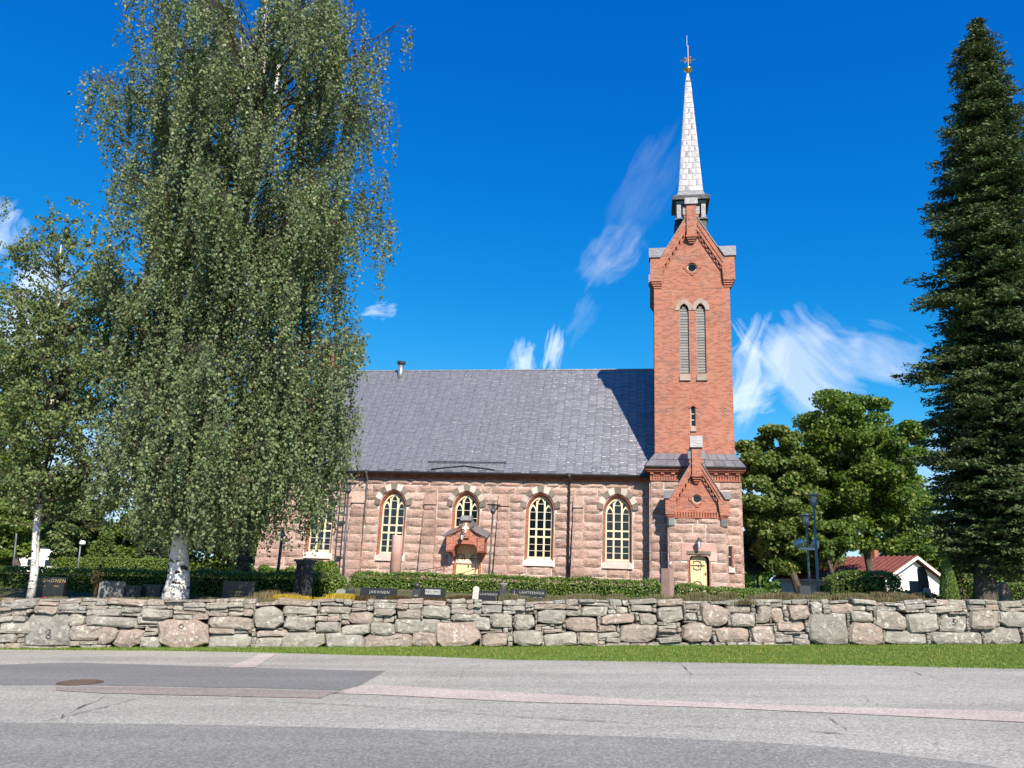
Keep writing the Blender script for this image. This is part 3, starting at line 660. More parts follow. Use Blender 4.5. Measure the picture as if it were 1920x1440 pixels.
# doors
def plank_door(parent, x0, x1, z0, zs, za, y, leaves_, mirror):
    d = empty('door', parent=parent); n = 5*leaves_; w = (x1-x0)/n; cx = (x0+x1)/2; hw = (x1-x0)/2
    def top(x):
        h = za-zs; r_ = (h*h+hw*hw)/(2*hw); dx = hw-abs(x-cx); return zs+math.sqrt(max(0, r_*r_-(r_-dx)**2)) if h > 0 else zs
    for i in range(n):
        a, b = x0+i*w+.004, x0+(i+1)*w-.004; yy = y+random.uniform(0, .006)
        MB().prism([(a, z0), (b, z0), (b, top(b)), ((a+b)/2, top((a+b)/2)), (a, top(a))], yy, yy+.05).build('plank', 'door_paint', d)
    for k in range(leaves_):
        lx0 = x0+k*(x1-x0)/leaves_; lx1 = lx0+(x1-x0)/leaves_; flip = leaves_ == 2 and k == 1; hx = lx1 if flip else lx0; sg = -1 if flip else 1; lw = lx1-lx0
        for hz in (z0+.42, z0+1.55):
            mb = MB(); c = (hx+sg*lw*.48, y-.02, hz); R_ = .235 if leaves_ == 2 else .25
            mb.tube([(hx+sg*.02, y-.02, hz), (hx+sg*lw*.88, y-.02, hz)], .021, 6)
            for q in range(18):
                if leaves_ == 1 and q in (0, 17): continue
                t0, t1 = 2*math.pi*q/18, 2*math.pi*(q+1)/18
                mb.tube([(c[0]-sg*R_*math.cos(t0)-sg*.06, c[1], hz+R_*math.sin(t0)), (c[0]-sg*R_*math.cos(t1)-sg*.06, c[1], hz+R_*math.sin(t1))], .017, 5, False)
            for t in (50, 130, 230, 310):
                t = rad(t); mb.tube([(c[0]-sg*.06+R_*math.cos(t), c[1], hz+R_*math.sin(t)), (c[0]-sg*.06+(R_+.09)*math.cos(t), c[1], hz+(R_+.09)*math.sin(t))], .012, 5)
            for t in (-1, 1): mb.tube([(c[0]-sg*.02, c[1], hz), (c[0]+sg*.05, c[1], hz+t*.11)], .012, 5)
            mb.build('strap_hinge', 'iron', d)
    kx = x1-.08 if leaves_ == 1 else cx+.06
    MB().box(kx-.03, kx+.03, y-.03, y, z0+1.02, z0+1.16).build('lock_plate', 'iron', d); MB().lathe([(.02, 0), (.02, .05)], (kx, y-.05, z0+1.06), 6).build('handle', 'iron', d)
    return d
plank_door(pt, DX0+.06, DX1-.12, 1.62, 3.42, 3.66, PYF+.2, 1, False)
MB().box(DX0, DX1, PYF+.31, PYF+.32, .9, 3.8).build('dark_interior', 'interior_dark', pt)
MB().box(DX0-.3, DX1+.3, PYF-.6, PYF-.11, 1.2, 1.6).build('step', 'granite_smooth', pt)
# lantern over the door
def wall_lantern(x, y, z, sc, parent):
    l = empty('wall_lantern', parent=parent); b = lambda *a: MB()
    MB().tube([(x, y, z+.28*sc), (x, y-.18*sc, z+.34*sc), (x, y-.30*sc, z+.30*sc)], .02*sc, 6).build('bracket', 'dark_metal', l)
    MB().lathe([(.09*sc, -.28*sc), (.15*sc, .10*sc)], (x, y-.30*sc, z), 6).build('glass_body', 'lantern_glass', l)
    MB().lathe([(.19*sc, .10*sc), (.07*sc, .24*sc), (.03*sc, .34*sc)], (x, y-.30*sc, z), 6).build('hood', 'dark_metal', l)
    mb = MB()
    for k in range(6):
        t = math.pi*k/3; mb.tube([(x+.09*sc*math.cos(t), y-.30*sc+.09*sc*math.sin(t), z-.29*sc), (x+.155*sc*math.cos(t), y-.30*sc+.155*sc*math.sin(t), z+.10*sc)], .013*sc, 4)
    mb.build('cage', 'dark_metal', l)
wall_lantern(11.43, PYF-.08, 4.40, .95, church)

# ---- brick gable with kneelers, raking dentils and a capped pilaster
def gable(name, parent, ko, ki, kz0, kz1, kc, rx, rz_, sl, ph, pz0, pz1, pcap, fz0, rt, y, wz, wr, soldier=None, capw=.09, field_back=.5, dent=.15):
    g = empty(name, parent=parent)
    apex = rz_+sl*rx                                        # rake line: z = apex - sl*|x|
    fz = lambda x: apex-sl*abs(x)
    xe, xt_ = (apex-kz1)/sl, (apex-kc)/sl
    circ = [(wr*math.cos(2*math.pi*i/20), wz+wr*math.sin(2*math.pi*i/20)) for i in range(20)]
    e = ki
    f = plate('gable_field', [(-e, fz0), (e, fz0), (e, fz(e)-.1), (0, apex-.1), (-e, fz(e)-.1)], [circ], y, .25, 'brick', g)
    MB().prism([(-e, fz0), (e, fz0), (e, fz(e)-.1), (0, apex-.1), (-e, fz(e)-.1)], y+.26, y+field_back).build('gable_core', 'brick', g)
    # ring of brick and the round window
    r = ringmesh([(x*1.5, wz+(z-wz)*1.5) for x, z in circ+circ[:1]], [(x*1.03, wz+(z-wz)*1.03) for x, z in circ+circ[:1]], y-.035, y+.02); fix(r.build('window_ring', 'brick_trim', g))
    for t in (0, 90, 180, 270):
        c, s_ = math.cos(rad(t)), math.sin(rad(t)); a = wr*1.42; MB().box(c*a*1.05-.09, c*a*1.05+.09, y-.055, y, wz+s_*a*1.05-.09, wz+s_*a*1.05+.09).build('ring_key', 'brick_trim', g)
    r = ringmesh([(x*.98, wz+(z-wz)*.98) for x, z in circ+circ[:1]], [(x*.82, wz+(z-wz)*.82) for x, z in circ+circ[:1]], y+.10, y+.16); fix(r.build('round_frame', 'cream_paint', g))
    MB().add([(x*.9, y+.14, wz+(z-wz)*.9) for x, z in circ], [tuple(range(20))]).build('round_pane', 'glass', g)
    for s in (-1, 1):
        m_ = lambda P: [(s*x, z) for x, z in (P if s > 0 else P[::-1])]
        # kneeler block with corbel steps
        MB().prism(m_([(ki, kz0), (ko, kz0), (ko, kz1), (ki-.12, kz1)]), y-.20, y+.5).build('kneeler', 'brick', g)
        h = (kz1-kz0)*.055+.05
        for q in range(3): MB().prism(m_([(ki+.02*q, kz0-h*(q+1)), (ko-.07*(q+1), kz0-h*(q+1)), (ko-.07*(q+1), kz0-h*q-.002), (ki+.02*q, kz0-h*q-.002)]), y-.20+.055*(q+1), y+.5).build('corbel_course', 'brick_trim', g)
        MB().prism(m_([(xe+.02, kz1+.003), (ko+capw, kz1+.003), (ko+capw, kc), (xt_+.02, kc)]), y-.29, y+.55).build('kneeler_cap', 'cap_metal', g)
        # raking band, inner moulding and dentils
        xi = ph-.02
        MB().prism(m_([(xi, fz(xi)-rt), (ki+.02, fz(ki+.02)-rt), (xe, kz1-.02), (xe, kz1), (xi, fz(xi))]), y-.19, y+.2).build('raking_band', 'brick', g)
        MB().prism(m_([(xi, fz(xi)-.02), (xe, fz(xe)-.02), (xe, fz(xe)+.06), (xi, fz(xi)+.06)]), y-.24, y+.55).build('rake_flashing', 'porch_metal', g)
        MB().prism(m_([(xi, fz(xi)-rt*.62), (ki, fz(ki)-rt*.62), (ki, fz(ki)-rt*.52), (xi, fz(xi)-rt*.52)]), y-.235, y-.19).build('raking_moulding', 'brick_trim', g)
        MB().prism(m_([(xi, fz(xi)-rt-.36), (ki, fz(ki)-rt-.36), (ki, fz(ki)-rt-.24), (xi, fz(xi)-rt-.24)]), y-.07, y).build('inner_moulding', 'brick_trim', g)
        x = xi+.1; step = dent*1.0
        while x < ki-.05:
            z = fz(x)-rt-.0; MB().prism(m_([(x, z-.24), (x+dent*.5, z-.24-sl*dent*.5), (x+dent*.5, z-sl*dent*.5+.0), (x, z+.0)]), y-.13, y).build('dentil', 'brick_trim', g); x += step
        MB().prism(m_([(ph, pz1-.65), (ph+.22, pz1-.65), (ph+.22, pz1-.10), (ph, pz1-.10)]), y-.22, y+.3).build('shoulder_cap', 'cap_metal', g)
        MB().prism(m_([(ph, fz(ph)-.05), (ph+.16, fz(ph)-.05), (ph+.16, pz1-.66), (ph, pz1-.66)]), y-.19, y+.25).build('shoulder', 'brick', g)
    MB().prism([(-ph, pz0), (ph, pz0), (ph, pz1), (-ph, pz1)], y-.32, y+.4).build('pilaster', 'brick', g)
    for q in range(4): w = ph+.05-.065*q; MB().prism([(-w, pz0-.12*(q+1)), (w, pz0-.12*(q+1)), (w, pz0-.12*q-.002), (-w, pz0-.12*q-.002)], y-.34+.07*q, y+.1).build('corbel_course', 'brick_trim', g)
    MB().hexa([(-ph-.1, y-.42, pz1+.003), (ph+.1, y-.42, pz1+.003), (ph+.1, y+.5, pz1+.003), (-ph-.1, y+.5, pz1+.003)], [(-ph-.1, y-.30, pcap-.03), (ph+.1, y-.30, pcap-.03), (ph+.08, y+.5, pcap), (-ph-.08, y+.5, pcap)]).build('pilaster_cap', 'cap_metal', g)
    if soldier:
        a, b = soldier; MB().box(-ki+.0, ki, y-.05, y, b-.05, b).build('soldier_moulding', 'brick_trim', g)
        MB().box(-ki, ki, y-.07, y, a, a+.05).build('soldier_moulding', 'brick_trim', g)
        mb = MB(); x = -ki+.03
        while x < ki-.06: mb.box(x, x+.09, y-.075, y, a+.05, b-.05); x += .155
        mb.build('soldier_course', 'brick_trim', g, kind='stuff')
    return g
# tower shaft: brick, with the two belfry lancets and a slot window as real openings
sh = empty('tower_shaft', parent=church)
BX0, BX1, BYF, BYB = 9.04, 13.71, -.5, 4.2
lan = lambda c: [(c-.285, 14.76), (c+.285, 14.76)]+[(x, z) for x, z in reversed(arch(.285, 18.87, 19.32, 6, c))]
slot = [(11.19, 11.44), (11.48, 11.44), (11.48, 12.62), (11.335, 12.70), (11.19, 12.62)]
LC = (10.885, 11.905)
plate('shaft_wall', [(BX0-.02, 9.0), (BX1+.02, 9.0), (BX1, 20.9), (BX0, 20.9)], [lan(LC[0]), lan(LC[1]), slot], BYF, .35, 'brick', sh)
mb = MB(); mb.add([(BX0, BYF, 9), (BX0, BYB, 9), (BX0, BYB, 20.9), (BX0, BYF, 20.9)], [(0, 3, 2, 1)]); mb.build('shaft_wall', 'brick', sh)
mb = MB(); mb.add([(BX1, BYF, 9), (BX1, BYB, 9), (BX1, BYB, 20.9), (BX1, BYF, 20.9)], [(0, 1, 2, 3)]); mb.build('shaft_wall', 'brick', sh)
mb = MB(); mb.add([(BX0, BYB, 9), (BX1, BYB, 9), (BX1, BYB, 20.9), (BX0, BYB, 20.9)], [(0, 3, 2, 1)]); mb.build('shaft_wall', 'brick', sh)
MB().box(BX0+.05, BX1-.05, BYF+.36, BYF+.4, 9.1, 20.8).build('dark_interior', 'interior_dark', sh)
for c in LC:
    bl = empty('belfry_opening', parent=church)
    o_, i_ = arch(.55, 18.88, 19.64, 8, c), arch(.29, 18.88, 19.33, 8, c); r = ringmesh(o_, i_, BYF-.05, BYF+.02); fix(r.build('hood_stone', 'hood_stone', bl))
    mb = MB(); mb.box(c-.282, c-.24, BYF+.10, BYF+.22, 14.77, 18.95); mb.box(c+.24, c+.282, BYF+.10, BYF+.22, 14.77, 18.95); mb.build('frame', 'louvre_wood', bl)
    z = 14.84
    while z < 19.1:
        hw = .24 if z < 18.85 else max(.06, .24-(z-18.85)*.75)
        MB().hexa([(c-hw, BYF+.10, z), (c+hw, BYF+.10, z), (c+hw, BYF+.13, z), (c-hw, BYF+.13, z)], [(c-hw, BYF+.135, z+.168), (c+hw, BYF+.135, z+.168), (c+hw, BYF+.165, z+.168), (c-hw, BYF+.165, z+.168)]).build('louvre', 'louvre_wood', bl); z += .175
    MB().hexa([(c-.33, BYF-.10, 14.30), (c+.33, BYF-.10, 14.30), (c+.33, BYF+.1, 14.30), (c-.33, BYF+.1, 14.30)], [(c-.285, BYF-.03, 14.74), (c+.285, BYF-.03, 14.74), (c+.285, BYF+.2, 14.80), (c-.285, BYF+.2, 14.80)]).build('sill', 'hood_stone', bl)
sn = empty('slot_window', parent=church)
mb = MB()
for a in ((11.19, 11.225, 11.45, 12.6), (11.445, 11.48, 11.45, 12.6), (11.225, 11.445, 11.45, 11.49), (11.225, 11.445, 11.84, 11.88), (11.225, 11.445, 12.22, 12.26)): mb.box(a[0], a[1], BYF+.16, BYF+.22, a[2], a[3])
mb.build('frame', 'cream_paint', sn)
for z0, z1 in ((11.49, 11.84), (11.88, 12.22), (12.26, 12.62)): MB().box(11.225, 11.445, BYF+.18, BYF+.19, z0, z1).build('pane', 'glass', sn)
MB().hexa([(11.16, BYF-.08, 11.12), (11.51, BYF-.08, 11.12), (11.51, BYF+.1, 11.12), (11.16, BYF+.1, 11.12)], [(11.19, BYF-.02, 11.42), (11.48, BYF-.02, 11.42), (11.48, BYF+.2, 11.46), (11.19, BYF+.2, 11.46)]).build('sill', 'hood_stone', sn)
r = ringmesh([(11.05, 12.56), (11.05, 12.74), (11.335, 12.84), (11.62, 12.74), (11.62, 12.56)], [(11.17, 12.56), (11.19, 12.63), (11.335, 12.71), (11.48, 12.63), (11.50, 12.56)], BYF-.03, BYF+.02); fix(r.build('brick_head', 'brick_trim', sn))
# front and rear gables with a saddle roof between them
tg = gable('tower_gable', church, 2.62, 1.90, 20.80, 22.40, 23.04, 1.60, 23.03, 1.70, .31, 23.86, 26.0, 26.52, 20.3, .92, -2.362, 21.76, .30, dent=.22)
tg.location = (TC+.03, TY, 0)
c = copy_tree(tg, church); c.rotation_euler = (0, 0, math.pi)
for k in (0,):
    mb = MB(); h = 1.85; mb.add([(-2.42, -h, 21.2), (2.42, -h, 21.2), (0, -h, 25.5), (-2.42, h, 21.2), (2.42, h, 21.2), (0, h, 25.5)], [(0, 1, 2), (3, 5, 4), (0, 2, 5, 3), (1, 4, 5, 2), (0, 3, 4, 1)])
    o = mb.build('tower_roof', 'porch_metal', church); o.location = (TC+.03, TY, 0); o.rotation_euler = (0, 0, k*math.pi/2)
# ---- spire with open lantern
SP = empty('spire', (11.53, TY-.02, 0), parent=church)
def frus(h0, z0, h1, z1): return MB().hexa([(-h0, -h0, z0), (h0, -h0, z0), (h0, h0, z0), (-h0, h0, z0)], [(-h1, -h1, z1), (h1, -h1, z1), (h1, h1, z1), (-h1, h1, z1)])
frus(.98, 24.3, .98, 25.72).build('lantern_base', 'dark_metal', SP); frus(1.08, 25.72, 1.04, 25.86).build('base_moulding', 'dark_metal', SP)
for sx in (-1, 1):
    for sy in (-1, 1): MB().box(sx*.80-.14, sx*.80+.14, sy*.80-.14, sy*.80+.14, 25.86, 27.0).build('lantern_post', 'cap_metal', SP)
frus(.5, 25.86, .5, 27.1).build('lantern_core', 'dark_metal', SP)
frus(.98, 26.92, 1.0, 27.12).build('lantern_lintel', 'cap_metal', SP)
frus(1.22, 27.13, 1.24, 27.40).build('eave_fascia', 'dark_metal', SP)
frus(1.20, 27.40, .92, 27.62).build('spire_flare', 'cap_metal', SP); frus(.92, 27.62, .80, 27.92).build('spire_flare', 'spire_metal', SP)
frus(.78, 27.92, .165, 36.8).build('spire_core', 'spire_metal', SP)
frus(.20, 36.78, .20, 36.86).build('collar', 'dark_metal', SP); frus(.165, 36.86, .05, 37.55).build('spire_tip', 'spire_metal', SP)
hwid = lambda z: .80+(.175-.80)*(z-27.92)/(36.8-27.92)
for side in range(4):
    rows = 20
    for j in range(rows):
        z0, z1 = 27.92+8.86*j/rows, 27.92+8.86*(j+1)/rows; w0, w1 = hwid(z0), hwid(z1); n = 3 if w0 > .52 else (2 if w0 > .28 else 1)
        br = [0.]+sorted(min(.95, max(.05, (i+(.25 if j % 2 else -.2)*(n > 1))/n)) for i in range(1, n))+[1.]
        for i in range(n):
            a, b = br[i]+.008, br[i+1]-.008; y0, y1 = -w0-.022, -w1-.008; r_ = random.Random(side*999+j*9+i); c_ = r_.uniform(-.012, .014)
            x = lambda t, w: (2*t-1)*w
            vs = [(x(a, w0), y0, z0+.005), (x(b, w0), y0, z0+.005), (x(b, w1), y1, z1-.002), (x(a, w1), y1, z1-.002), (x((a+b)/2, (w0+w1)/2), (y0+y1)/2+c_-.012, (z0+z1)/2)]
            vs += [(p[0], p[1]+.03, p[2]) for p in vs[:4]]
            o = MB().add(vs, [(0, 1, 4), (1, 2, 4), (2, 3, 4), (3, 0, 4), (0, 5, 6, 1), (1, 6, 7, 2), (2, 7, 8, 3), (3, 8, 5, 0)]).build('spire_sheet', 'spire_metal', SP, smooth=False)
            o.rotation_euler = (0, 0, side*math.pi/2)
cr = empty('spire_cross', (11.56, TY-.02, 0), parent=church)
MB().lathe([(.05, 37.5), (.09, 37.62), (.28, 37.80), (.33, 37.88), (.27, 37.93), (.10, 37.98), (.05, 38.1)], n=14).build('gilded_knop', 'gold', cr, True)
MB().tube([(0, 0, 38.0), (0, 0, 39.85)], .045, 8).build('shaft', 'gold', cr); MB().tube([(-.54, 0, 38.67), (.54, 0, 38.67)], .04, 8).build('arm', 'gold', cr)
MB().tube([(-.05, 0, 39.8), (-.05, 0, 40.7)], .018, 5).build('lightning_rod', 'steel_flue', cr)
for sx in (-1, 1):
    for sz in (-1, 1):
        mb = MB(); mb.tube([(sx*.05, 0, 38.67+sz*.05), (sx*.20, 0, 38.67+sz*.20), (sx*.26, 0, 38.67+sz*.16)], .022, 5); mb.tube([(sx*.20, 0, 38.67+sz*.20), (sx*.15, 0, 38.67+sz*.27)], .02, 5); mb.build('scroll', 'gold', cr)
# ---- skirt roof over the granite stage, with brick cornice
sk = empty('skirt_roof', parent=church)
ex0, ex1, eyf, eyb = 8.40, 14.26, -1.32, 4.8
A = [(ex0, eyf, 8.86), (ex1, eyf, 8.86), (ex1, eyb, 8.86), (ex0, eyb, 8.86)]; B = [(BX0-.01, BYF-.01, 9.76), (BX1+.01, BYF-.01, 9.76), (BX1+.01, BYB, 9.76), (BX0-.01, BYB, 9.76)]
MB().hexa(A, B).build('roof_deck', 'roof_seam', sk)
def skirt_sheets(p0, p1, q1, q0, n, rows):
    p0, p1, q1, q0 = map(np.array, (p0, p1, q1, q0)); nr = np.cross(p1-p0, q0-p0); nr = nr/np.linalg.norm(nr)
    f = lambda u, v: (p0*(1-u)+p1*u)*(1-v)+(q0*(1-u)+q1*u)*v
    for j in range(rows):
        for i in range(n):
            u0, u1 = i/n+.004, (i+1)/n-.004; v0, v1 = j/rows+.01, (j+1)/rows-.01
            if j % 2: u0, u1 = max(0, u0-.4/n), max(.02, u1-.4/n) if i < n-1 else u1
            r_ = random.uniform(-.004, .006); vs = [f(u0, v0)+nr*.03, f(u1, v0)+nr*.03, f(u1, v1)+nr*.012, f(u0, v1)+nr*.012, f((u0+u1)/2, (v0+v1)/2)+nr*(.03+r_)]
            vs += [f(u0, v0), f(u1, v0)]
            MB().add(vs, [(0, 1, 4), (1, 2, 4), (2, 3, 4), (3, 0, 4), (5, 6, 1, 0)]).build('roof_sheet', 'cap_metal', sk)
skirt_sheets(A[0], A[1], B[1], B[0], 10, 2); skirt_sheets(A[3], A[0], B[0], B[3], 8, 2); skirt_sheets(A[1], A[2], B[2], B[1], 8, 2)
MB().box(ex0, ex1, eyf, eyb, 8.82, 8.858).build('eave_board', 'gutter_metal', sk)
cn = empty('cornice', parent=church)
for (e, z0, z1) in ((.33, 8.66, 8.818), (.24, 8.56, 8.657), (.06, 8.40, 8.557)): MB().box(TX0-e, TX1+e, TYF-e, 4.4+e, z0, z1).build('brick_moulding', 'brick_trim', cn)
for z0, z1 in ((8.05, 8.10), (8.35, 8.397)): MB().box(TX0-.07, TX1+.07, TYF-.12, 4.4, z0, z1).build('brick_moulding', 'brick_trim', cn)
MB().box(TX0-.02, TX1+.02, TYF-.03, 4.4, 8.102, 8.348).build('brick_band', 'brick_trim', cn)
mb = MB(); x = TX0-.05
while x < TX1: mb.box(x, x+.09, TYF-.10, TYF-.028, 8.102, 8.348); x += .155
mb.build('soldier_course', 'brick_trim', cn, kind='stuff')
x = TX0-.05
while x < TX1: MB().box(x, x+.2, TYF-.2, TYF-.055, 8.43, 8.557).build('modillion', 'brick_trim', cn); x += .62
# ---- portal gable
pg = gable('portal_gable', church, 1.79, 1.27, 6.02, 6.93, 7.36, 1.50, 7.00, 1.66, .26, 8.32, 9.90, 10.62, 5.86, .62, 0., 6.95, .25, soldier=(5.86, 6.22), capw=.08, field_back=.55, dent=.17)
pg.location = (11.38, PYF-.05, -.05)
MB().prism([(9.9, 5.9), (12.9, 5.9), (12.9, 7.0), (11.4, 9.35), (9.9, 7.0)], PYF+.4, 1.).build('portal_roof', 'porch_metal', church)

# ---- side porch over the double door
sp = empty('side_porch', parent=church)
QX0, QX1, QY = -3.48, -1.14, -.95; QC = (QX0+QX1)/2
oa = arch(.72, 3.62, 4.02, 8, QC)
plate('porch_front', [(QX0, 3.62), (oa[0][0]-.002, 3.62)]+oa+[(oa[-1][0]+.002, 3.62), (QX1, 3.62), (QX1, 4.42), (QC, 5.22), (QX0, 4.42)], [], QY, .3, 'brick', sp, back=False)
mb = MB(); n = len(oa); mb.add([(x, QY, z) for x, z in oa]+[(x, 0, z) for x, z in oa], [(k, n+k, n+k+1, k+1) for k in range(n-1)]); mb.build('arch_soffit', 'brick_trim', sp)
r = ringmesh(arch(.93, 3.62, 4.30, 8, QC), arch(.72, 3.62, 4.02, 8, QC), QY-.03, QY+.02); fix(r.build('arch_ring', 'brick_trim', sp))
for s in (-1, 1):
    x0, x1 = (QX0, QC-.72) if s < 0 else (QC+.72, QX1)
    MB().box(x0 if s < 0 else x1-.42, x0+.42 if s < 0 else x1, QY-.12, 0, 3.62, 4.40).build('kneeler', 'brick', sp)
    for q in range(4): MB().box((x0+.06*q if s < 0 else x0+.02), (x1-.02 if s < 0 else x1-.06*q), QY-.08+.1*q, 0, 3.62-.085*(q+1), 3.62-.085*q-.012).build('corbel_course', 'brick_trim', sp)
    MB().box(QC+s*.72-(.13 if s < 0 else 0), QC+s*.72+(.13 if s > 0 else 0), -.16, 0, 1.2, 3.28).build('brick_jamb', 'brick_trim', sp)
    P = [(QC+s*.24, 5.06), (QC+s*.62, 4.72), (QC+s*1.36, 4.40)]; Q = [(QC+s*.2, 5.52), (QC+s*.62, 5.06), (QC+s*1.30, 4.86)]
    # metal roof slope, flared at the eave, falling from the wall towards the front
    mb = MB(); vs = [(x, QY-.16, z) for x, z in P]+[(x, QY+.35, z+.25) for x, z in P]+[(x, 0, z+.42) for x, z in P]
    fs = [(0, 1, 4, 3), (1, 2, 5, 4), (3, 4, 7, 6), (4, 5, 8, 7)]
    if s < 0: fs = [f[::-1] for f in fs]
    mb.add(vs, fs); o = mb.build('roof_sheet', 'porch_metal', sp); sm = o.modifiers.new('thick', 'SOLIDIFY'); sm.thickness = .04
    MB().prism([(a, b) for a, b in ([(QC+s*.2, 4.92), (QC+s*1.24, 4.30), (QC+s*1.24, 4.43), (QC+s*.2, 5.08)] if s > 0 else [(QC+s*1.24, 4.30), (QC+s*.2, 4.92), (QC+s*.2, 5.08), (QC+s*1.24, 4.43)])], QY-.10, QY).build('raking_band', 'brick_trim', sp)
    MB().box(QC+s*.34-.11, QC+s*.34+.11, QY-.10, QY+.3, 5.05, 5.38).build('shoulder_cap', 'porch_metal', sp)
MB().box(QC-.22, QC+.22, QY-.16, QY+.3, 4.35, 5.40).build('pilaster', 'brick', sp)
MB().hexa([(QC-.34, QY-.3, 5.40), (QC+.34, QY-.3, 5.40), (QC+.34, QY+.4, 5.42), (QC-.34, QY+.4, 5.42)], [(QC-.32, QY-.2, 5.68), (QC+.32, QY-.2, 5.68), (QC+.3, QY+.35, 5.75), (QC-.3, QY+.35, 5.75)]).build('pilaster_cap', 'porch_metal', sp)
mb = MB(); mb.box(QC-.045, QC+.045, QY-.21, QY-.16, 4.66, 5.26); mb.box(QC-.2, QC+.2, QY-.212, QY-.162, 4.90, 5.0); mb.lathe([(.13, 0), (.13, .04)], (0, 0, 0), 12)
for i in range(len(mb.v)-24, len(mb.v)): x, y, z = mb.v[i]; mb.v[i] = (QC+x, QY-.21+z, 4.95+y)
mb.build('cross_emblem', 'white_paint', sp)
wall_lantern(QC-.16, QY-.16, 4.46, .8, church)
plank_door(sp, QC-.71, QC+.71, 1.62, 3.58, 4.0, -.08, 2, True)
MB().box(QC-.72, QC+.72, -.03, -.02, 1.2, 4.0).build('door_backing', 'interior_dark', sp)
MB().box(QX0-.1, QX1+.1, -1.6, -.1, 1.2, 1.6).build('step', 'granite_smooth', sp)
hr = empty('handrail', parent=church)
MB().tube([(-5.0, -1.1, 2.35), (-3.55, -1.1, 2.62), (-3.45, -1.1, 2.4)], .018, 6).build('rail', 'iron', hr); MB().tube([(-2.5, -1.5, 2.2), (-1.35, -1.5, 2.6)], .018, 6).build('rail', 'iron', hr)
for x, y in ((-5, -1.1), (-4.5, -1.1), (-4, -1.1), (-3.55, -1.1), (-2.5, -1.5), (-1.35, -1.5)): MB().tube([(x, y, 1.5), (x, y, 2.36+(x+5)*.18 if y > -1.3 else 2.2+(x+2.5)*.34)], .014, 5).build('post', 'iron', hr)

# ---- lay the granite blocks: the largest 300 in view as objects, the rest joined per part
BLOCKS.sort(key=lambda b: (-int(b[0]), -b[1])); joined = {}
for i, (vis, a_, args, part) in enumerate(BLOCKS):
    vs, fs = rock_block(*args)
    if i < 300:
        o = MB().add(vs, fs).build('granite_block', 'granite_pink', part, smooth=False)
    else: joined.setdefault(part.name, (part, MB()))[1].add(vs, fs)
for nm, (part, mb) in joined.items(): mb.build('granite_blocks', 'granite_pink_far', part, kind='stuff')
# ================================================================ CIRRUS (thin sheets of ice cloud, four kilometres off)
m = Mat('cirrus', (.95, .95, .97), 1., spec=0)
ob = m.coord(); sx_ = m.n('ShaderNodeSeparateXYZ')
wn = m.n('ShaderNodeTexNoise'); wn.inputs['Scale'].default_value = 1.1; wn.inputs['Detail'].default_value = 2
rv = m.n('ShaderNodeVectorMath', operation='ADD'); cxr = m.n('ShaderNodeCombineXYZ'); m.l(m.math('MULTIPLY', m.orand(), 31.), cxr.inputs[2]); m.l(ob, rv.inputs[0]); m.l(cxr.outputs[0], rv.inputs[1])
m.l(rv.outputs[0], wn.inputs['Vector'])
wsub = m.n('ShaderNodeVectorMath', operation='SUBTRACT'); wsub.inputs[1].default_value = (.5, .5, .5); m.l(wn.outputs[1], wsub.inputs[0])
wsc = m.n('ShaderNodeVectorMath', operation='SCALE'); wsc.inputs['Scale'].default_value = 1.0; m.l(wsub.outputs[0], wsc.inputs[0])
wad = m.n('ShaderNodeVectorMath', operation='ADD'); m.l(rv.outputs[0], wad.inputs[0]); m.l(wsc.outputs[0], wad.inputs[1])
m.l(ob, sx_.inputs[0])
wsx = m.n('ShaderNodeSeparateXYZ'); m.l(wsc.outputs[0], wsx.inputs[0])
X = m.math('ADD', sx_.outputs[0], m.math('MULTIPLY', wsx.outputs[0], .35)); Y = m.math('ADD', sx_.outputs[1], m.math('MULTIPLY', wsx.outputs[1], .9))
r2 = m.math('ADD', m.math('MULTIPLY', X, X), m.math('MULTIPLY', Y, Y))
fall = m.math('SUBTRACT', 1., r2, True)
edge = m.math('SUBTRACT', 1., m.math('MAXIMUM', m.math('POWER', m.math('ABSOLUTE', sx_.outputs[0]), 6.), m.math('POWER', m.math('ABSOLUTE', sx_.outputs[1]), 6.)), True)
st = m.n('ShaderNodeMapping'); st.inputs['Scale'].default_value = (.9, 3.4, 1); m.l(wad.outputs[0], st.inputs[0])
fib = m.noise(1.5, 6, .5, vec=st.outputs[0]); puff = m.noise(1.3, 4, .5, vec=wad.outputs[0])
dens = m.math('ADD', m.math('ADD', m.math('MULTIPLY', fib, .62), m.math('MULTIPLY', puff, 1.08)), m.math('SUBTRACT', m.math('MULTIPLY', fall, .70), 1.22))
oi = m.n('ShaderNodeObjectInfo'); al = m.math('MULTIPLY', m.math('MULTIPLY', dens, 1.7, True), m.math('MULTIPLY', edge, m.math('MULTIPLY', fall, 1.6, True)))
al = m.math('MINIMUM', m.math('MULTIPLY', al, oi.outputs['Alpha']), .56)
di = m.n('ShaderNodeBsdfDiffuse'); di.inputs[0].default_value = (.80, .86, .97, 1); tp = m.n('ShaderNodeBsdfTransparent'); mx = m.n('ShaderNodeMixShader')
m.l(al, mx.inputs[0]); m.l(tp.outputs[0], mx.inputs[1]); m.l(di.outputs[0], mx.inputs[2]); m.l(mx.outputs[0], m.out.inputs[0])
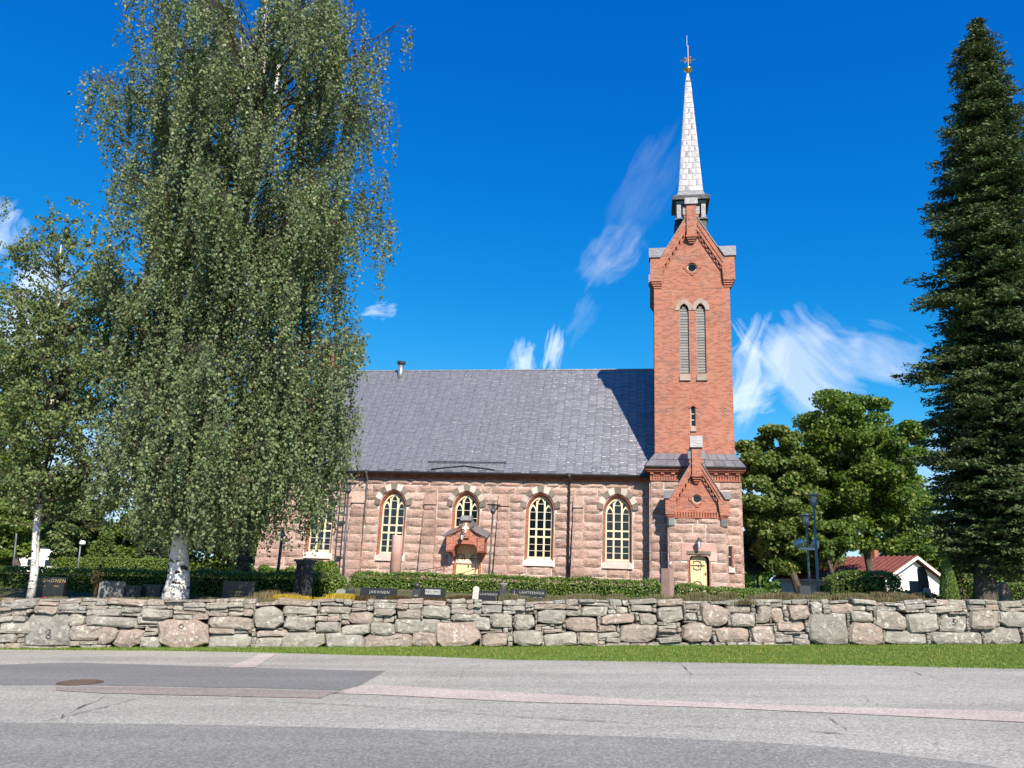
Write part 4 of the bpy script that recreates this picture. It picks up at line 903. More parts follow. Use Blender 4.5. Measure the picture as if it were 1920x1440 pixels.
#  px x, y, half length, half width (px), lean of the long axis, strength
CLOUDS = [(1205, 365, 150, 50, 62, .18), (1145, 485, 80, 42, 50, .36), (1415, 690, 115, 62, 68, 1.), (1405, 650, 62, 20, -62, .95),
          (1540, 690, 150, 85, -35, .95), (1640, 670, 130, 60, -15, .55), (1037, 655, 66, 20, 80, 1.), (980, 676, 46, 28, 84, .6), (1090, 600, 60, 24, 65, .12),
          (716, 581, 40, 16, 8, .6), (1400, 755, 70, 42, 30, .8), (-20, 440, 80, 62, 60, 1.), (60, 650, 190, 90, 75, 1.), (330, 900, 140, 70, 20, .6), (1800, 850, 170, 80, 20, .6)]
grid = MB(); nn_ = 6
grid.add([((i/nn_*2-1), (j/nn_*2-1), 0) for j in range(nn_+1) for i in range(nn_+1)], [(j*(nn_+1)+i, j*(nn_+1)+i+1, (j+1)*(nn_+1)+i+1, (j+1)*(nn_+1)+i) for j in range(nn_) for i in range(nn_)])
for i, (px, py, hl, hw, ang, st_) in enumerate(CLOUDS):
    d = ray(px, py); k = (4000+i*60)/np.linalg.norm(d); c = CAM+d*k; ez = -d/np.linalg.norm(d)
    a = rad(ang); ex = _R*math.cos(a)+_U*math.sin(a); ex = ex-ez*(ex@ez); ex /= np.linalg.norm(ex); ey = np.cross(ez, ex)
    g2 = MB(); g2.v = list(grid.v); g2.f = list(grid.f)
    o = g2.build('cirrus_cloud', 'cirrus', kind='stuff'); o.color = (1, 1, 1, st_)
    sx, sy = hl*k*1.3, hw*k*1.5
    o.matrix_world = Matrix(((ex[0]*sx, ey[0]*sy, ez[0], c[0]), (ex[1]*sx, ey[1]*sy, ez[1], c[1]), (ex[2]*sx, ey[2]*sy, ez[2], c[2]), (0, 0, 0, 1)))
    o['label'] = 'thin white cirrus wisp drifting in the blue sky'; o.visible_shadow = True

# ================================================================ TERRAIN, ROAD
WP0, WP1 = road(0, 1216), road(1915, 1208)                # foot of the stone wall
wdir = (WP1-WP0)/np.linalg.norm(WP1-WP0)
def wall_y(x): return WP0[1]+(WP1[1]-WP0[1])*(x-WP0[0])/(WP1[0]-WP0[0])
cl = lambda x: max(-45., min(45., x))
def gz(x, y):
    """ground height: the street climbs to the right, the churchyard behind the wall is a raised terrace"""
    s = SLOPE*cl(x); v = y-wall_y(x)
    if v <= .5: return s
    top = s+1.10
    if v < 2.2: return top
    t = min(1, (v-2.2)/6); t = t*t*(3-2*t)
    return top*(1-t)+1.35*t
xs = [-1500, -500, -200, -90]+list(np.arange(-45, 46, 3.))+[90, 200, 500, 1500]
vsr = [-900, -300, -100, -40, -15, -8, -4, -2, -.5, .5, .52, 1.2, 2.2, 4.2, 6.2, 8.2, 14, 25, 40, 70, 150, 400, 1500]
mb = MB(); vs = []
for v in vsr:
    for x in xs: vs.append((x, wall_y(cl(x))+v, gz(x, wall_y(cl(x))+v) if abs(v-.52) > .001 else SLOPE*cl(x)+1.10))
nx = len(xs); mb.add(vs, [(j*nx+i, j*nx+i+1, (j+1)*nx+i+1, (j+1)*nx+i) for j in range(len(vsr)-1) for i in range(nx-1)])
ground = mb.build('ground', 'grass_ground'); ground.data.materials.append(MATS['yard_ground'])
for p in ground.data.polygons:
    if p.index//(nx-1) >= 9: p.material_index = 1
tag(ground, 'grassy ground rising behind the wall to the churchyard terrace', 'ground', kind='structure')
# edge of the asphalt against the verge (photo outline)
EDGE = [(-900, 1213), (-300, 1216), (0, 1218), (300, 1220), (480, 1223), (620, 1227), (700, 1229), (780, 1230), (960, 1237), (1200, 1240), (1500, 1245), (1920, 1254), (2300, 1262)]
H1 = .004
def sheet(name, px, mat, h, parent=None, extra=(), sub=1):
    P = [tuple(road(x, y, h)) for x, y in px]+[(x, y, SLOPE*x+h) for x, y in extra]
    return MB().add(P, [tuple(range(len(P)))]).build(name, mat, parent)
rd = sheet('road', EDGE, 'asphalt_old', H1, extra=[(44, 12), (44, -14), (-44, -14), (-44, 18)])
tag(rd, 'worn grey asphalt street with patches and cracks in front of the wall', 'road', kind='structure')
def wav(pts, amp, step=60, seed=1):
    r = random.Random(seed); out_ = []
    for (x0, y0), (x1, y1) in zip(pts[:-1], pts[1:]):
        n = max(1, int(math.hypot(x1-x0, y1-y0)/step))
        for i in range(n): t = i/n; out_.append((x0+(x1-x0)*t+r.uniform(-amp, amp), y0+(y1-y0)*t+r.uniform(-amp, amp)*.35))
    return out_+[pts[-1]]
dark = sheet('new_asphalt', wav([(-900, 1347), (0, 1355), (300, 1357), (640, 1364), (960, 1374), (1200, 1382), (1400, 1390), (1560, 1400), (1700, 1417), (1830, 1432), (1880, 1441)], 1.5, 60, 2)+[(1990, 1475), (2300, 1600)], 'asphalt_dark', .008, rd, extra=[(9, -12), (-40, -12)])
sheet('asphalt_patch', wav([(-700, 1252), (-100, 1246), (0, 1246), (80, 1243), (150, 1242), (300, 1247), (450, 1251), (560, 1254), (722, 1258), (690, 1276), (655, 1295), (480, 1290), (300, 1287), (180, 1285), (0, 1284), (-700, 1286), (-700, 1252)], 1.2, 50, 3)[:-1], 'asphalt_patch', .008, rd)
sheet('pale_strip', wav([(690, 1283), (960, 1298), (1300, 1316), (1600, 1326), (1920, 1334), (2300, 1342), (2300, 1364), (1920, 1354), (1600, 1338), (1300, 1325), (960, 1315), (700, 1302), (622, 1300), (660, 1290), (690, 1283)], .8, 60, 4)[:-1], 'asphalt_pink', .012, rd)
sheet('rose_strip', wav([(105, 1287), (190, 1287), (300, 1289), (480, 1292), (650, 1297), (620, 1301), (600, 1309), (480, 1306), (300, 1302), (190, 1299), (105, 1294), (105, 1287)], 1., 50, 5)[:-1], 'asphalt_rose', .012, rd)
sheet('pale_strip', [(488, 1226), (520, 1225), (478, 1251), (428, 1251)], 'asphalt_pink', .012, rd)
def crack(pts, w, mat='crack_fill', seed=0, jit=4):
    r = random.Random(seed); P = wav(pts, jit*.8, 9, seed); A, B = [], []
    for i, p in enumerate(P):
        t = 1-abs(2*i/(len(P)-1)-1)*.8; q = road(p[0], p[1], .018); ww = w*.45*t*r.uniform(.3, 1.6)
        d = road(*P[min(i+1, len(P)-1)])-road(*P[max(i-1, 0)]); d = np.array([-d[1], d[0], 0])/max(1e-6, math.hypot(d[0], d[1]))*ww
        A.append(tuple(q+d)); B.append(tuple(q-d))
    n = len(P); MB().add(A+B, [(i, i+1, n+i+1, n+i) for i in range(n-1)]).build('crack', mat, rd)
crack([(82, 1352), (125, 1343), (165, 1332), (220, 1320), (262, 1308)], .022, seed=1); crack([(112, 1345), (150, 1325), (172, 1318), (196, 1304)], .02, seed=2); crack([(126, 1356), (128, 1343)], .015, seed=3)
crack([(262, 1309), (420, 1309), (510, 1316), (680, 1322), (820, 1331), (960, 1342), (1160, 1354), (1380, 1365), (1560, 1374), (1600, 1377)], .020, 'crack_worn', 4, 2)
crack([(508, 1315), (640, 1320), (720, 1327), (790, 1330)], .02, seed=5, jit=2); crack([(1045, 1346), (1120, 1351), (1200, 1356)], .02, seed=6, jit=2); crack([(1515, 1370), (1590, 1376)], .03, seed=17, jit=2)
crack([(1268, 1240), (1285, 1252), (1300, 1263), (1292, 1272)], .02, seed=7); crack([(1555, 1341), (1575, 1358), (1590, 1370)], .02, 'crack_worn', 8); crack([(1620, 1322), (1632, 1312), (1618, 1302)], .015, 'crack_worn', 9)
crack([(1680, 1252), (1730, 1264), (1780, 1280)], .02, 'crack_worn', 10); crack([(918, 1240), (870, 1256), (868, 1270), (850, 1282)], .012, 'crack_worn', 11); crack([(1745, 1390), (1765, 1396)], .02, seed=12); crack([(780, 1390), (806, 1396)], .012, seed=13)
# manhole cover
mc = road(150, 1280, .012); mh = empty('manhole_cover', tuple(mc)); mh.rotation_euler = (0, -math.atan(SLOPE), 0)
tag(mh, 'round rusty iron manhole cover set in the dark asphalt patch', 'manhole cover')
MB().lathe([(.36, 0), (.36, .010), (.315, .012), (.315, 0)], n=32).build('rim', 'rust_iron', mh); MB().lathe([(.31, 0), (.31, .018), (.305, .02)], n=32).build('lid', 'rust_iron', mh)
mb = MB()
for i in range(-4, 5):
    w = math.sqrt(.28**2-(i*.062)**2); mb.box(-w, w, i*.062-.012, i*.062+.012, .02, .028)
mb.build('tread_ribs', 'rust_iron', mh)

# ---- verge grass
def edge_y(px):
    for (x0, y0), (x1, y1) in zip(EDGE[:-1], EDGE[1:]):
        if x0 <= px <= x1: return y0+(y1-y0)*(px-x0)/(x1-x0)
    return EDGE[-1][1]
pts = []
WB = lambda px: 1216-8*px/1915
n_ = 190000; PX = RNG.uniform(-60, 1990, n_); T = RNG.uniform(-.04, 1.02, n_)
C = []
for px, t in zip(PX, T):
    e = edge_y(px)+RNG.normal()*1.0; w = WB(px)-1.5
    if RNG.random() > min(1, .05+(e-w)/34): continue
    C.append(road(px, w+(e-w)*t))
C = np.array(C); pz = np.array([random.random() for _ in C])
# worn, drier patches
noise_d = np.sin(C[:, 0]*1.7+np.sin(C[:, 1]*2.3))*np.sin(C[:, 1]*3.1+C[:, 0]*.6)
keep = RNG.random(len(C)) < np.where(noise_d > .3, .35, 1.); C = C[keep]
n_ = len(C); hgt = RNG.uniform(.02, .055, n_)*np.where(RNG.random(n_) > .97, 1.8, 1); az = RNG.uniform(0, 2*math.pi, n_); ln = RNG.normal(size=(n_, 2))*.018
wv = np.stack([np.cos(az), np.sin(az), np.zeros(n_)], 1)*RNG.uniform(.004, .009, (n_, 1))
tip = C+np.stack([ln[:, 0], ln[:, 1], hgt], 1)
gr = quads('verge_grass', np.stack([C-wv, C+wv, tip], 1), 'grass_blade', kind='stuff'); tag(gr, 'short mown green grass on the verge below the stone wall', 'grass')
# fallen leaves on the verge
for i in range(26):
    px = random.uniform(900, 1900); e = edge_y(px); y = random.uniform(WB(px)+4, e-1); p = road(px, y, .05); s = random.uniform(.03, .05); a = random.uniform(0, 6.28)
    q = [(p[0]+s*math.cos(a+t)*(1 if k % 2 else .6), p[1]+s*math.sin(a+t)*(1 if k % 2 else .6), p[2]+random.uniform(-.01, .015)) for k, t in enumerate(np.linspace(0, 2*math.pi, 7)[:-1])]
    o = MB().add(q, [tuple(range(6))]).build('fallen_leaf', 'sedum_yellow'); tag(o, 'small yellow birch leaf lying on the mown verge grass', 'leaf', 'fallen leaves on the verge')

# ================================================================ DRY STONE WALL
wall = empty('stone_wall', tuple(WP0))
xr = np.array(wdir); yr = np.cross((0, 0, 1.), xr); yr /= np.linalg.norm(yr); zr = np.cross(xr, yr)
wall.matrix_world = Matrix(((xr[0], yr[0], zr[0], WP0[0]), (xr[1], yr[1], zr[1], WP0[1]), (xr[2], yr[2], zr[2], WP0[2]), (0, 0, 0, 1)))
tag(wall, 'long dry stone wall of grey and pink lichened boulders along the street', 'wall')
def wl(px, py): P = hit(px, py, WP0, yr)-WP0; return P@xr, P@zr
BIG = """0 58 1164 1188;51 129 1148 1213;130 158 1149 1174;131 195 1171 1202;160 256 1156 1175;190 219 1176 1208;212 266 1179 1215;265 300 1193 1216;300 389 1161 1217;390 470 1188 1217
391 474 1156 1179;26 69 1122 1141;65 109 1134 1151;110 149 1131 1146;201 275 1118 1135;269 322 1142 1160;257 304 1156 1170;0 30 1189 1206;480 531 1137 1178;531 595 1136 1153;534 591 1155 1182;592 635 1165 1186;528 611 1185 1218;612 681 1186 1216;682 772 1189 1216
772 822 1182 1212;816 900 1166 1212;640 694 1171 1190;695 740 1167 1192;741 825 1161 1188;655 700 1146 1170;701 742 1141 1155;744 791 1141 1161;792 844 1135 1160;846 900 1150 1165;887 919 1155 1182;921 960 1150 1176;904 952 1187 1211;480 538 1181 1194;480 528 1195 1216;600 659 1137 1151;902 942 1132 1151
960 1004 1152 1182;960 1016 1182 1211;1006 1060 1142 1169;1018 1083 1186 1211;1060 1120 1156 1185;1084 1121 1186 1209;1122 1156 1170 1185;1125 1190 1151 1169;1161 1232 1169 1206;1089 1139 1137 1155;1154 1178 1137 1152;1181 1222 1134 1147;1197 1231 1149 1172;1232 1281 1137 1167;1276 1335 1167 1204;1284 1307 1149 1164;1312 1364 1132 1175;1340 1406 1175 1204;1366 1416 1150 1174;1361 1407 1135 1149;1416 1444 1136 1169;1407 1452 1172 1205
1445 1470 1138 1169;1474 1516 1134 1162;1516 1540 1127 1151;1513 1591 1150 1209;1552 1600 1129 1150;1591 1635 1146 1166;1590 1655 1167 1209;1636 1699 1146 1181;1697 1761 1149 1185;1655 1740 1182 1208;1760 1814 1150 1186;1741 1841 1185 1209;1812 1868 1144 1180;1869 1925 1145 1176;1841 1917 1174 1209;1734 1804 1136 1148;1455 1509 1162 1184""".replace('\n', ';').split(';')
GS = .045; WX0, WX1, WH = -7.5, np.linalg.norm(WP1-WP0)+6.5, 1.25
gw, gh = int((WX1-WX0)/GS), int(WH/GS)+1
occ = np.zeros((gw, gh), bool); stones = []
for s in BIG:
    a, b, c, d = map(float, s.split()); x0, z1 = wl(a, c); x1, z0 = wl(b, d); z0 = max(z0, -.06); z1 = min(z1, WH)
    i0, i1, j0, j1 = int(round((x0-WX0)/GS)), int(round((x1-WX0)/GS)), max(0, int(round(z0/GS))), int(round(z1/GS))
    stones.append((x0, x1, z0, z1, 1)); occ[max(0, i0):i1, j0:j1] = True
rs = random.Random(5)
for j in range(gh):
    i = 0
    while i < gw:
        if occ[i, j]: i += 1; continue
        low = j < 8; off = WX0+i*GS < -.2 or WX0+i*GS > WX1-6.6
        mw = rs.randint(6, 20) if not (low and off) else rs.randint(12, 26); mh_ = rs.choice([2, 2, 3, 3, 4]) if not (off and low) else rs.randint(5, 11)
        if j+2 >= gh: mw = rs.randint(10, 22)
        e = i
        while e < gw and not occ[e, j] and e-i < mw: e += 1
        t = j
        while t < gh and t-j < mh_ and not occ[i:e, t].any(): t += 1
        occ[i:e, j:t] = True
        if gh-t < 2 and t < gh and not occ[i:e, t:].any(): occ[i:e, t:] = True; t = gh
        stones.append((WX0+i*GS, WX0+e*GS, j*GS, min(t*GS, WH+rs.uniform(-.07, .05)), 0)); i = e
def stone_geo(x0, x1, z0, z1, big, r):
    """an angular field stone: cut corners, uneven edges, a bevelled and lumpy face"""
    cx, cz, a, b = (x0+x1)/2, (z0+z1)/2, (x1-x0)/2+.002, (z1-z0)/2+.000; mn = min(a, b); P = []
    for sx, sz in ((-1, -1), (1, -1), (1, 1), (-1, 1)):
        c1 = mn*r.choice([.15, .3, .5, .8, 1.1]) if big else mn*r.uniform(.15, .7); c2 = mn*r.uniform(.1, .65)
        p, q = (sx*(a-c1), sz*b), (sx*a, sz*(b-c2)); P += [q, p] if sx*sz > 0 else [p, q]
    P = [P[1], P[0], P[3], P[2], P[5], P[4], P[7], P[6]] if False else P
    P.sort(key=lambda p: math.atan2(p[1]/b, p[0]/a)); Q = []
    for i, p in enumerate(P):
        q = P[(i+1) % 8]; Q.append(p)
        if math.hypot((q[0]-p[0]), (q[1]-p[1])) > .7*max(a, b): t = r.uniform(.35, .65); Q.append((p[0]+(q[0]-p[0])*t, p[1]+(q[1]-p[1])*t))
    n = len(Q); j = .07*mn; Q = [(x+r.uniform(-j, j)*1.4, z+r.uniform(-j, j)) for x, z in Q]; ro = r.uniform(-.08, .08); sk_ = r.uniform(-.22, .22) if b < a*1.3 else 0.; Q = [(x+sk_*z, z) for x, z in Q]; tl = r.uniform(-.12, .12); tz = r.uniform(-.1, .25)
    yo = r.uniform(-.09, .06); bul = (r.uniform(.06, .12) if big else r.uniform(.03, .06)); vs = []
    for sc, y in ((1., .32), (1., .03), (.90, -bul*.62), (.58, -bul)):
        for x, z in Q:
            xx, zz = x*sc*math.cos(ro)-z*sc*math.sin(ro), z*sc*math.cos(ro)+x*sc*math.sin(ro)
            vs.append((cx+xx, y+yo+(tl*xx*.25+tz*zz*.4 if sc < 1 else 0)+(r.uniform(-.014, .014) if sc < 1 else 0), cz+zz))
    vs.append((cx+a*r.uniform(-.2, .2), yo-bul*r.uniform(.8, 1.2), cz+b*r.uniform(-.2, .2)))
    fs = []
    for q in range(3):
        for k in range(n): fs.append((q*n+k, (q+1)*n+k, (q+1)*n+(k+1) % n, q*n+(k+1) % n))
    for k in range(n): fs.append((3*n+k, 4*n, 3*n+(k+1) % n))
    return vs, [f[::-1] for f in fs]
stones.sort(key=lambda s: (0 if -.5 < (s[0]+s[1])/2 < WX1-6 else 1, -(s[1]-s[0])*(s[3]-s[2]))); small = MB()
for i, s in enumerate(stones):
    if s[1]-s[0] < .04 or s[3]-s[2] < .03: continue
    vs, fs = stone_geo(*s, rs)
    if i < 300:
        o = MB().add(vs, fs).build('boulder', 'fieldstone', wall, smooth=False); fix(o)
    else: small.add(vs, fs)
o = fix(small.build('small_stones', 'fieldstone_small', wall, kind='stuff'))
MB().box(WX0, WX1, .20, .8, -.3, WH-.14).build('earth_core', 'soil_dark', wall)  # earth behind the stones, its dark tone also puts shade into the gaps
# iron mooring rings in some boulders
for px, py in ((95, 1185), (343, 1174), (965, 1160), (1786, 1164)):
    x, z = wl(px, py); mb = MB(); R_ = .055
    for q in range(12): t0, t1 = 2*math.pi*q/12, 2*math.pi*(q+1)/12; mb.tube([(x+R_*math.cos(t0), -.15-.01*math.sin(t0), z+R_*math.sin(t0)), (x+R_*math.cos(t1), -.15-.01*math.sin(t1), z+R_*math.sin(t1))], .012, 5, False)
    mb.tube([(x, -.02, z+.055), (x, -.16, z+.055)], .016, 5); mb.build('iron_ring', 'rust_iron', wall)
# turf and stonecrop along the top of the wall
def top_pt(x, y): return WP0+xr*x+yr*y+zr*(WH-.08)
def tufts(name, mat, px0, px1, n, h, lab, y0=.1, y1=1.5, w=.006, clump=.0, seed=1, lean=.03):
    r = np.random.default_rng(seed); x0, x1 = wl(px0, 1120)[0], wl(px1, 1120)[0]
    m_ = max(6, int((x1-x0)*5)); cx = r.uniform(x0, x1, m_); cy = r.uniform(y0, y1, m_); cs = r.uniform(.4, 1.3, m_); k = r.integers(0, m_, n)
    X = cx[k]+r.normal(size=n)*.12; Y_ = np.clip(cy[k]+r.normal(size=n)*.12, y0-.05, y1+.2); hh = r.uniform(.3, 1, n)*h*cs[k]
    P = np.array([WP0])+X[:, None]*xr+Y_[:, None]*yr+np.full((n, 1), WH-.13)*zr
    a = r.uniform(0, 6.28, n); wv = np.stack([np.cos(a), np.sin(a), np.zeros(n)], 1)*w; ti = P+np.stack([r.normal(size=n)*lean, r.normal(size=n)*lean, hh+.05], 1)
    o = quads(name, np.stack([P-wv, P+wv, ti+wv*.6, ti-wv*.6], 1), mat, kind='stuff'); tag(o, lab, 'plants')
tufts('wall_turf', 'sedum_green', -150, 560, 40000, .11, 'grey green turf and stonecrop on the wall top left of the yellow stonecrop', seed=1)
tufts('stonecrop', 'sedum_yellow', 515, 668, 13000, .19, 'bright yellow stonecrop growing on top of the wall by the dark pillar', y0=.15, y1=.9, w=.012, seed=2, lean=.03)
tufts('dry_flowers', 'dry_leaf', 470, 580, 2600, .26, 'dry beige seed heads on the wall top left of the yellow stonecrop', y0=.5, y1=1.2, seed=3)
tufts('wall_moss', 'moss_brown', 660, 880, 16000, .14, 'dark brown moss on the wall top below the black name stones', y0=.1, y1=.8, w=.014, seed=4)
tufts('wall_turf', 'sedum_green', 840, 1330, 36000, .19, 'sage green stonecrop cushions on the wall top left of the tower door', seed=5, y0=.15)
tufts('dry_turf', 'dry_leaf', 1290, 1780, 36000, .24, 'dry brownish turf on the wall top below the two lamp posts', seed=6, y0=.1)
tufts('wall_turf', 'sedum_green', 1440, 1760, 14000, .22, 'sage green stonecrop mixed into the dry turf at the right', seed=7, y0=.1)
tufts('dry_turf', 'dry_leaf', 1385, 1400, 700, .12, 'rusty brown tuft hanging on the wall front at the right', seed=8, y0=-.1, y1=.0)
# ================================================================ VEGETATION
def interp(tab, v): return np.interp(v, [t[0] for t in tab], [t[1] for t in tab])
def profile(sil, Y):
    """photo outline rows (y, left, right) -> (z, x left, x right) at the tree's distance"""
    R_ = []
    for y, l, r in sil:
        a, b = at(l, y, Y), at(r, y, Y); R_.append(((a[2]+b[2])/2, a[0], b[0]))
    R_.sort(); return np.array(R_)
def strip(P, Q, w):
    """thin twig quads from P to Q"""
    d = unit(Q-P); s = unit(np.cross(d, RNG.normal(size=P.shape)))*w
    return np.stack([P-s, P+s, Q+s*.6, Q-s*.6], 1)
def birch(label, trunk, twid, sil, Y, stems, nl, ns, leaf_mat, lh, lw, hang=(.6, 2.4), step=.045, dens_top=.6, bottom=None, zfork=.25, depth=.85, group=None, up=False, grav=1., clear=None, front=0, side=0):
    T = np.array([at(x, y, Y) for x, y in trunk]); g = gz(T[0][0], Y); T[0][2] = g-.1
    root = empty('birch_tree', (T[0][0], Y, g)); tag(root, label, 'tree', group); O3 = np.array([T[0][0], Y, g])
    mb = MB(); Tl = [p-O3+np.array([math.sin(i*1.7)*.05, math.cos(i*1.3)*.06, 0]) for i, p in enumerate(T)]; mb.tube(Tl, twid, 12); mb.build('trunk', 'birch_bark', root, True)
    for st, w in stems:
        S3 = [at(x, y, Y+dy)-O3 for x, y, dy in st]; mb = MB(); mb.tube(S3, w, 8); mb.build('stem', 'birch_bark', root, True)
    pr = profile(sil, Y); zt = np.array([p[2] for p in T]); xt = np.array([p[0] for p in T])
    ax = lambda z: np.interp(z, zt, xt)
    z0c, z1c = pr[0, 0], pr[-1, 0]; br = MB(); SP_, SQ = [], []; z_first = z0c+(z1c-z0c)*zfork*.3
    zz = np.linspace(z0c, z1c, 60); wz = np.interp(zz, pr[:, 0], pr[:, 2]-pr[:, 1])**1.4; wz /= wz.sum()
    strands = []
    for i in range(nl+front+side):
        z = RNG.choice(zz, p=wz)+RNG.uniform(-.2, .2); th = RNG.uniform(0, 2*math.pi); a = ax(z)
        if i >= nl: z = z0c+(z1c-z0c)*RNG.uniform(.02, .52); th = -math.pi/2+RNG.normal()*.6; a = ax(z)
        if i >= nl+front: z = z0c+(z1c-z0c)*RNG.uniform(.06, .56); th = RNG.normal()*.55 + (0 if i % 4 else math.pi); a = ax(z)
        xl, xr_ = np.interp(z, pr[:, 0], pr[:, 1]), np.interp(z, pr[:, 0], pr[:, 2]); rx = (xr_-a) if math.cos(th) > 0 else (a-xl); ry_ = (xr_-xl)/2*depth
        rx = max(rx, .2); R_ = 1/math.sqrt((math.cos(th)/rx)**2+(math.sin(th)/ry_)**2); R_ *= RNG.uniform(.40, 1.06)**.6 if i < nl else (RNG.uniform(.25, .7) if i < nl+front else RNG.uniform(.6, 1.0))
        tip = np.array([a+R_*math.cos(th), Y+R_*math.sin(th), z]); zs = max(z-R_*RNG.uniform(.4, 1.2), T[0][2]+2.2+RNG.uniform(0, 1.5)); zs = min(zs, z1c-.3)
        st = np.array([ax(zs), Y, zs]); mid = st*.45+tip*.55+np.array([0, 0, R_*RNG.uniform(.15, .4)]); n = 9; t = np.linspace(0, 1, n)[:, None]
        C = (1-t)**2*st+2*t*(1-t)*mid+t*t*tip; C[1:-1] += RNG.normal(size=(n-2, 3))*.05*R_*.3
        if R_ > .8: br.tube([c-O3 for c in C], [max(.006, .008+.011*R_*(1-k/(n-1))**1.3) for k in range(n)], 5, False)
        q = max(2, int(ns*R_/2.2)); nc = max(2, int(q/5)); cu = RNG.uniform(.25, 1., nc)**.7; co = RNG.normal(size=(nc, 3))*np.array([.36, .36, .14]); cl_ = RNG.uniform(*hang, nc)
        for k in range(q):
            kc = RNG.integers(nc); u = min(1., max(.2, cu[kc]+RNG.normal()*.02)); b = C[min(int(u*(n-1)), n-2)]; f = u*(n-1)-int(u*(n-1)); p = b+(C[min(int(u*(n-1))+1, n-1)]-b)*f
            off = co[kc]+RNG.normal(size=3)*np.array([.13, .13, .10]); SP_.append(p-O3); SQ.append(p+off-O3); strands.append((p+off, cl_[kc]*RNG.uniform(.55, 1.1), u))
    A = np.array([s[0] for s in strands]); Ln = np.array([s[1] for s in strands])
    hz = (A[:, 2]-z0c)/(z1c-z0c); keep = RNG.random(len(A)) < np.interp(hz, [0, .40, .62, 1], [1, 1, (1+dens_top)/2, dens_top]); A, Ln = A[keep], Ln[keep]
    if bottom is not None:
        bz = np.interp(A[:, 0], bottom[:, 0], bottom[:, 1])+RNG.normal(size=len(A))*.25; Ln = np.minimum(Ln, np.maximum(.15, A[:, 2]-bz))
    out2 = RNG.normal(size=(len(A), 2))*.16
    E_ = A+np.stack([out2[:, 0], out2[:, 1], -Ln*grav], 1)
    if up: E_ = A+np.stack([out2[:, 0]*2., out2[:, 1]*2., RNG.uniform(-.75, .3, len(A))*Ln], 1)
    cnt = np.maximum(4, (Ln/step).astype(int)); idx = np.repeat(np.arange(len(A)), cnt); t = RNG.random(len(idx))[:, None]
    P = A[idx]+(E_[idx]-A[idx])*t+RNG.normal(size=(len(idx), 3))*np.array([.05, .05, .04]); P[:, :2] += np.sin(t*3+idx[:, None])*.04
    if clear:                                                # the middle of the crown is thin, so the pale stems show
        hz = (P[:, 2]-z0c)/(z1c-z0c); near = (np.abs(P[:, 0]-ax(P[:, 2])-.1) < clear[2]*(1-.4*hz)) & (P[:, 1] < Y+.3) & (hz > clear[0]) & (hz < clear[1])
        P = P[~(near & (RNG.random(len(P)) < .86))]
    V = leafquads(P-O3, lh, lw, np.array([0, 0, -1.]), .75, np.array([0, -.5, .5]), 1.)
    quads('crown', V, leaf_mat, root); br.build('branches', 'bark_dark', root, True)
    tw_ = strip(np.array(SP_), np.array(SQ), .006); tw2 = strip(A-O3, E_-O3, .003); quads('twigs', np.concatenate([tw_, tw2]), 'twig', root)
    print(label[:30], len(V)); return root
SIL = [(-170, 360, 590), (-80, 280, 680), (0, 236, 715), (60, 215, 762), (120, 176, 768), (200, 178, 740), (255, 192, 672), (330, 188, 728), (400, 192, 736), (470, 186, 702), (560, 178, 692), (650, 182, 690), (750, 200, 688), (850, 215, 668), (930, 235, 640), (1000, 262, 575)]
YB = 23.0
bot = np.array([[at(x, y, YB)[0], at(x, y, YB)[2]] for x, y in ((150, 960), (235, 1000), (270, 1030), (320, 1000), (360, 1005), (420, 1030), (480, 1035), (540, 1020), (575, 1000), (600, 1010), (640, 960), (680, 860), (720, 820))])
birch('tall weeping birch with white trunk and hanging grey green crown before the church', [(326, 1118), (331, 1085), (338, 1040), (348, 985), (366, 880), (390, 760), (415, 650), (440, 480), (456, 400), (470, 330), (483, 250), (492, 150), (497, 0), (500, -140)],
      [.42, .30, .25, .225, .21, .20, .185, .17, .15, .13, .11, .085, .055, .015], SIL, YB,
      [([(446, 425, 0), (472, 350, .2), (497, 300, .3), (515, 200, .6), (528, 60, .9), (535, -60, 1.)], [.15, .13, .11, .085, .06, .02]), ([(440, 470, 0), (425, 410, -.3), (402, 330, -.7), (372, 210, -1.), (352, 110, -1.2)], [.08, .07, .055, .04, .015]),
       ([(456, 400, 0), (478, 290, -.4), (468, 180, -.8), (450, 60, -1.)], [.08, .06, .045, .02]), ([(418, 640, 0), (470, 560, .5), (560, 440, 1.), (620, 380, 1.)], [.07, .06, .04, .015])],
      235, 22, 'birch_leaf', .045, .036, (.7, 2.9), .040, .5, bot, clear=(.60, .93, .42), front=45, side=60)
SIL2 = [(372, 92, 125), (400, 75, 150), (450, 38, 195), (520, 8, 240), (600, -20, 262), (700, -30, 262), (800, -15, 255), (900, 0, 242), (985, 20, 225)]
birch('slim young birch with white trunk at the left end of the churchyard', [(57, 1113), (61, 1070), (70, 1010), (84, 880), (96, 760), (105, 650), (112, 560), (115, 500), (114, 450)], [.115, .10, .092, .085, .075, .065, .05, .03, .01], SIL2, 22.6,
      [], 170, 26, 'birch_leaf_green', .045, .036, (.5, 1.6), .05, .85, np.array([[-20, 3.2], [20, 3.2]]), depth=.8, up=True)
birch('birch standing beyond the left picture edge with one bough in view', [(-190, 1113), (-185, 900), (-180, 600), (-175, 300), (-170, 0)], [.2, .17, .13, .08, .03],
      [(60, -300, -60), (180, -330, -25), (250, -350, 4), (330, -360, 16), (370, -360, 12), (420, -360, -16), (560, -360, -30), (800, -360, -40), (950, -300, -60)], 22.4, [], 80, 14, 'birch_leaf_green', .042, .032, (.4, 1.2), .05, .9, None, depth=.6)

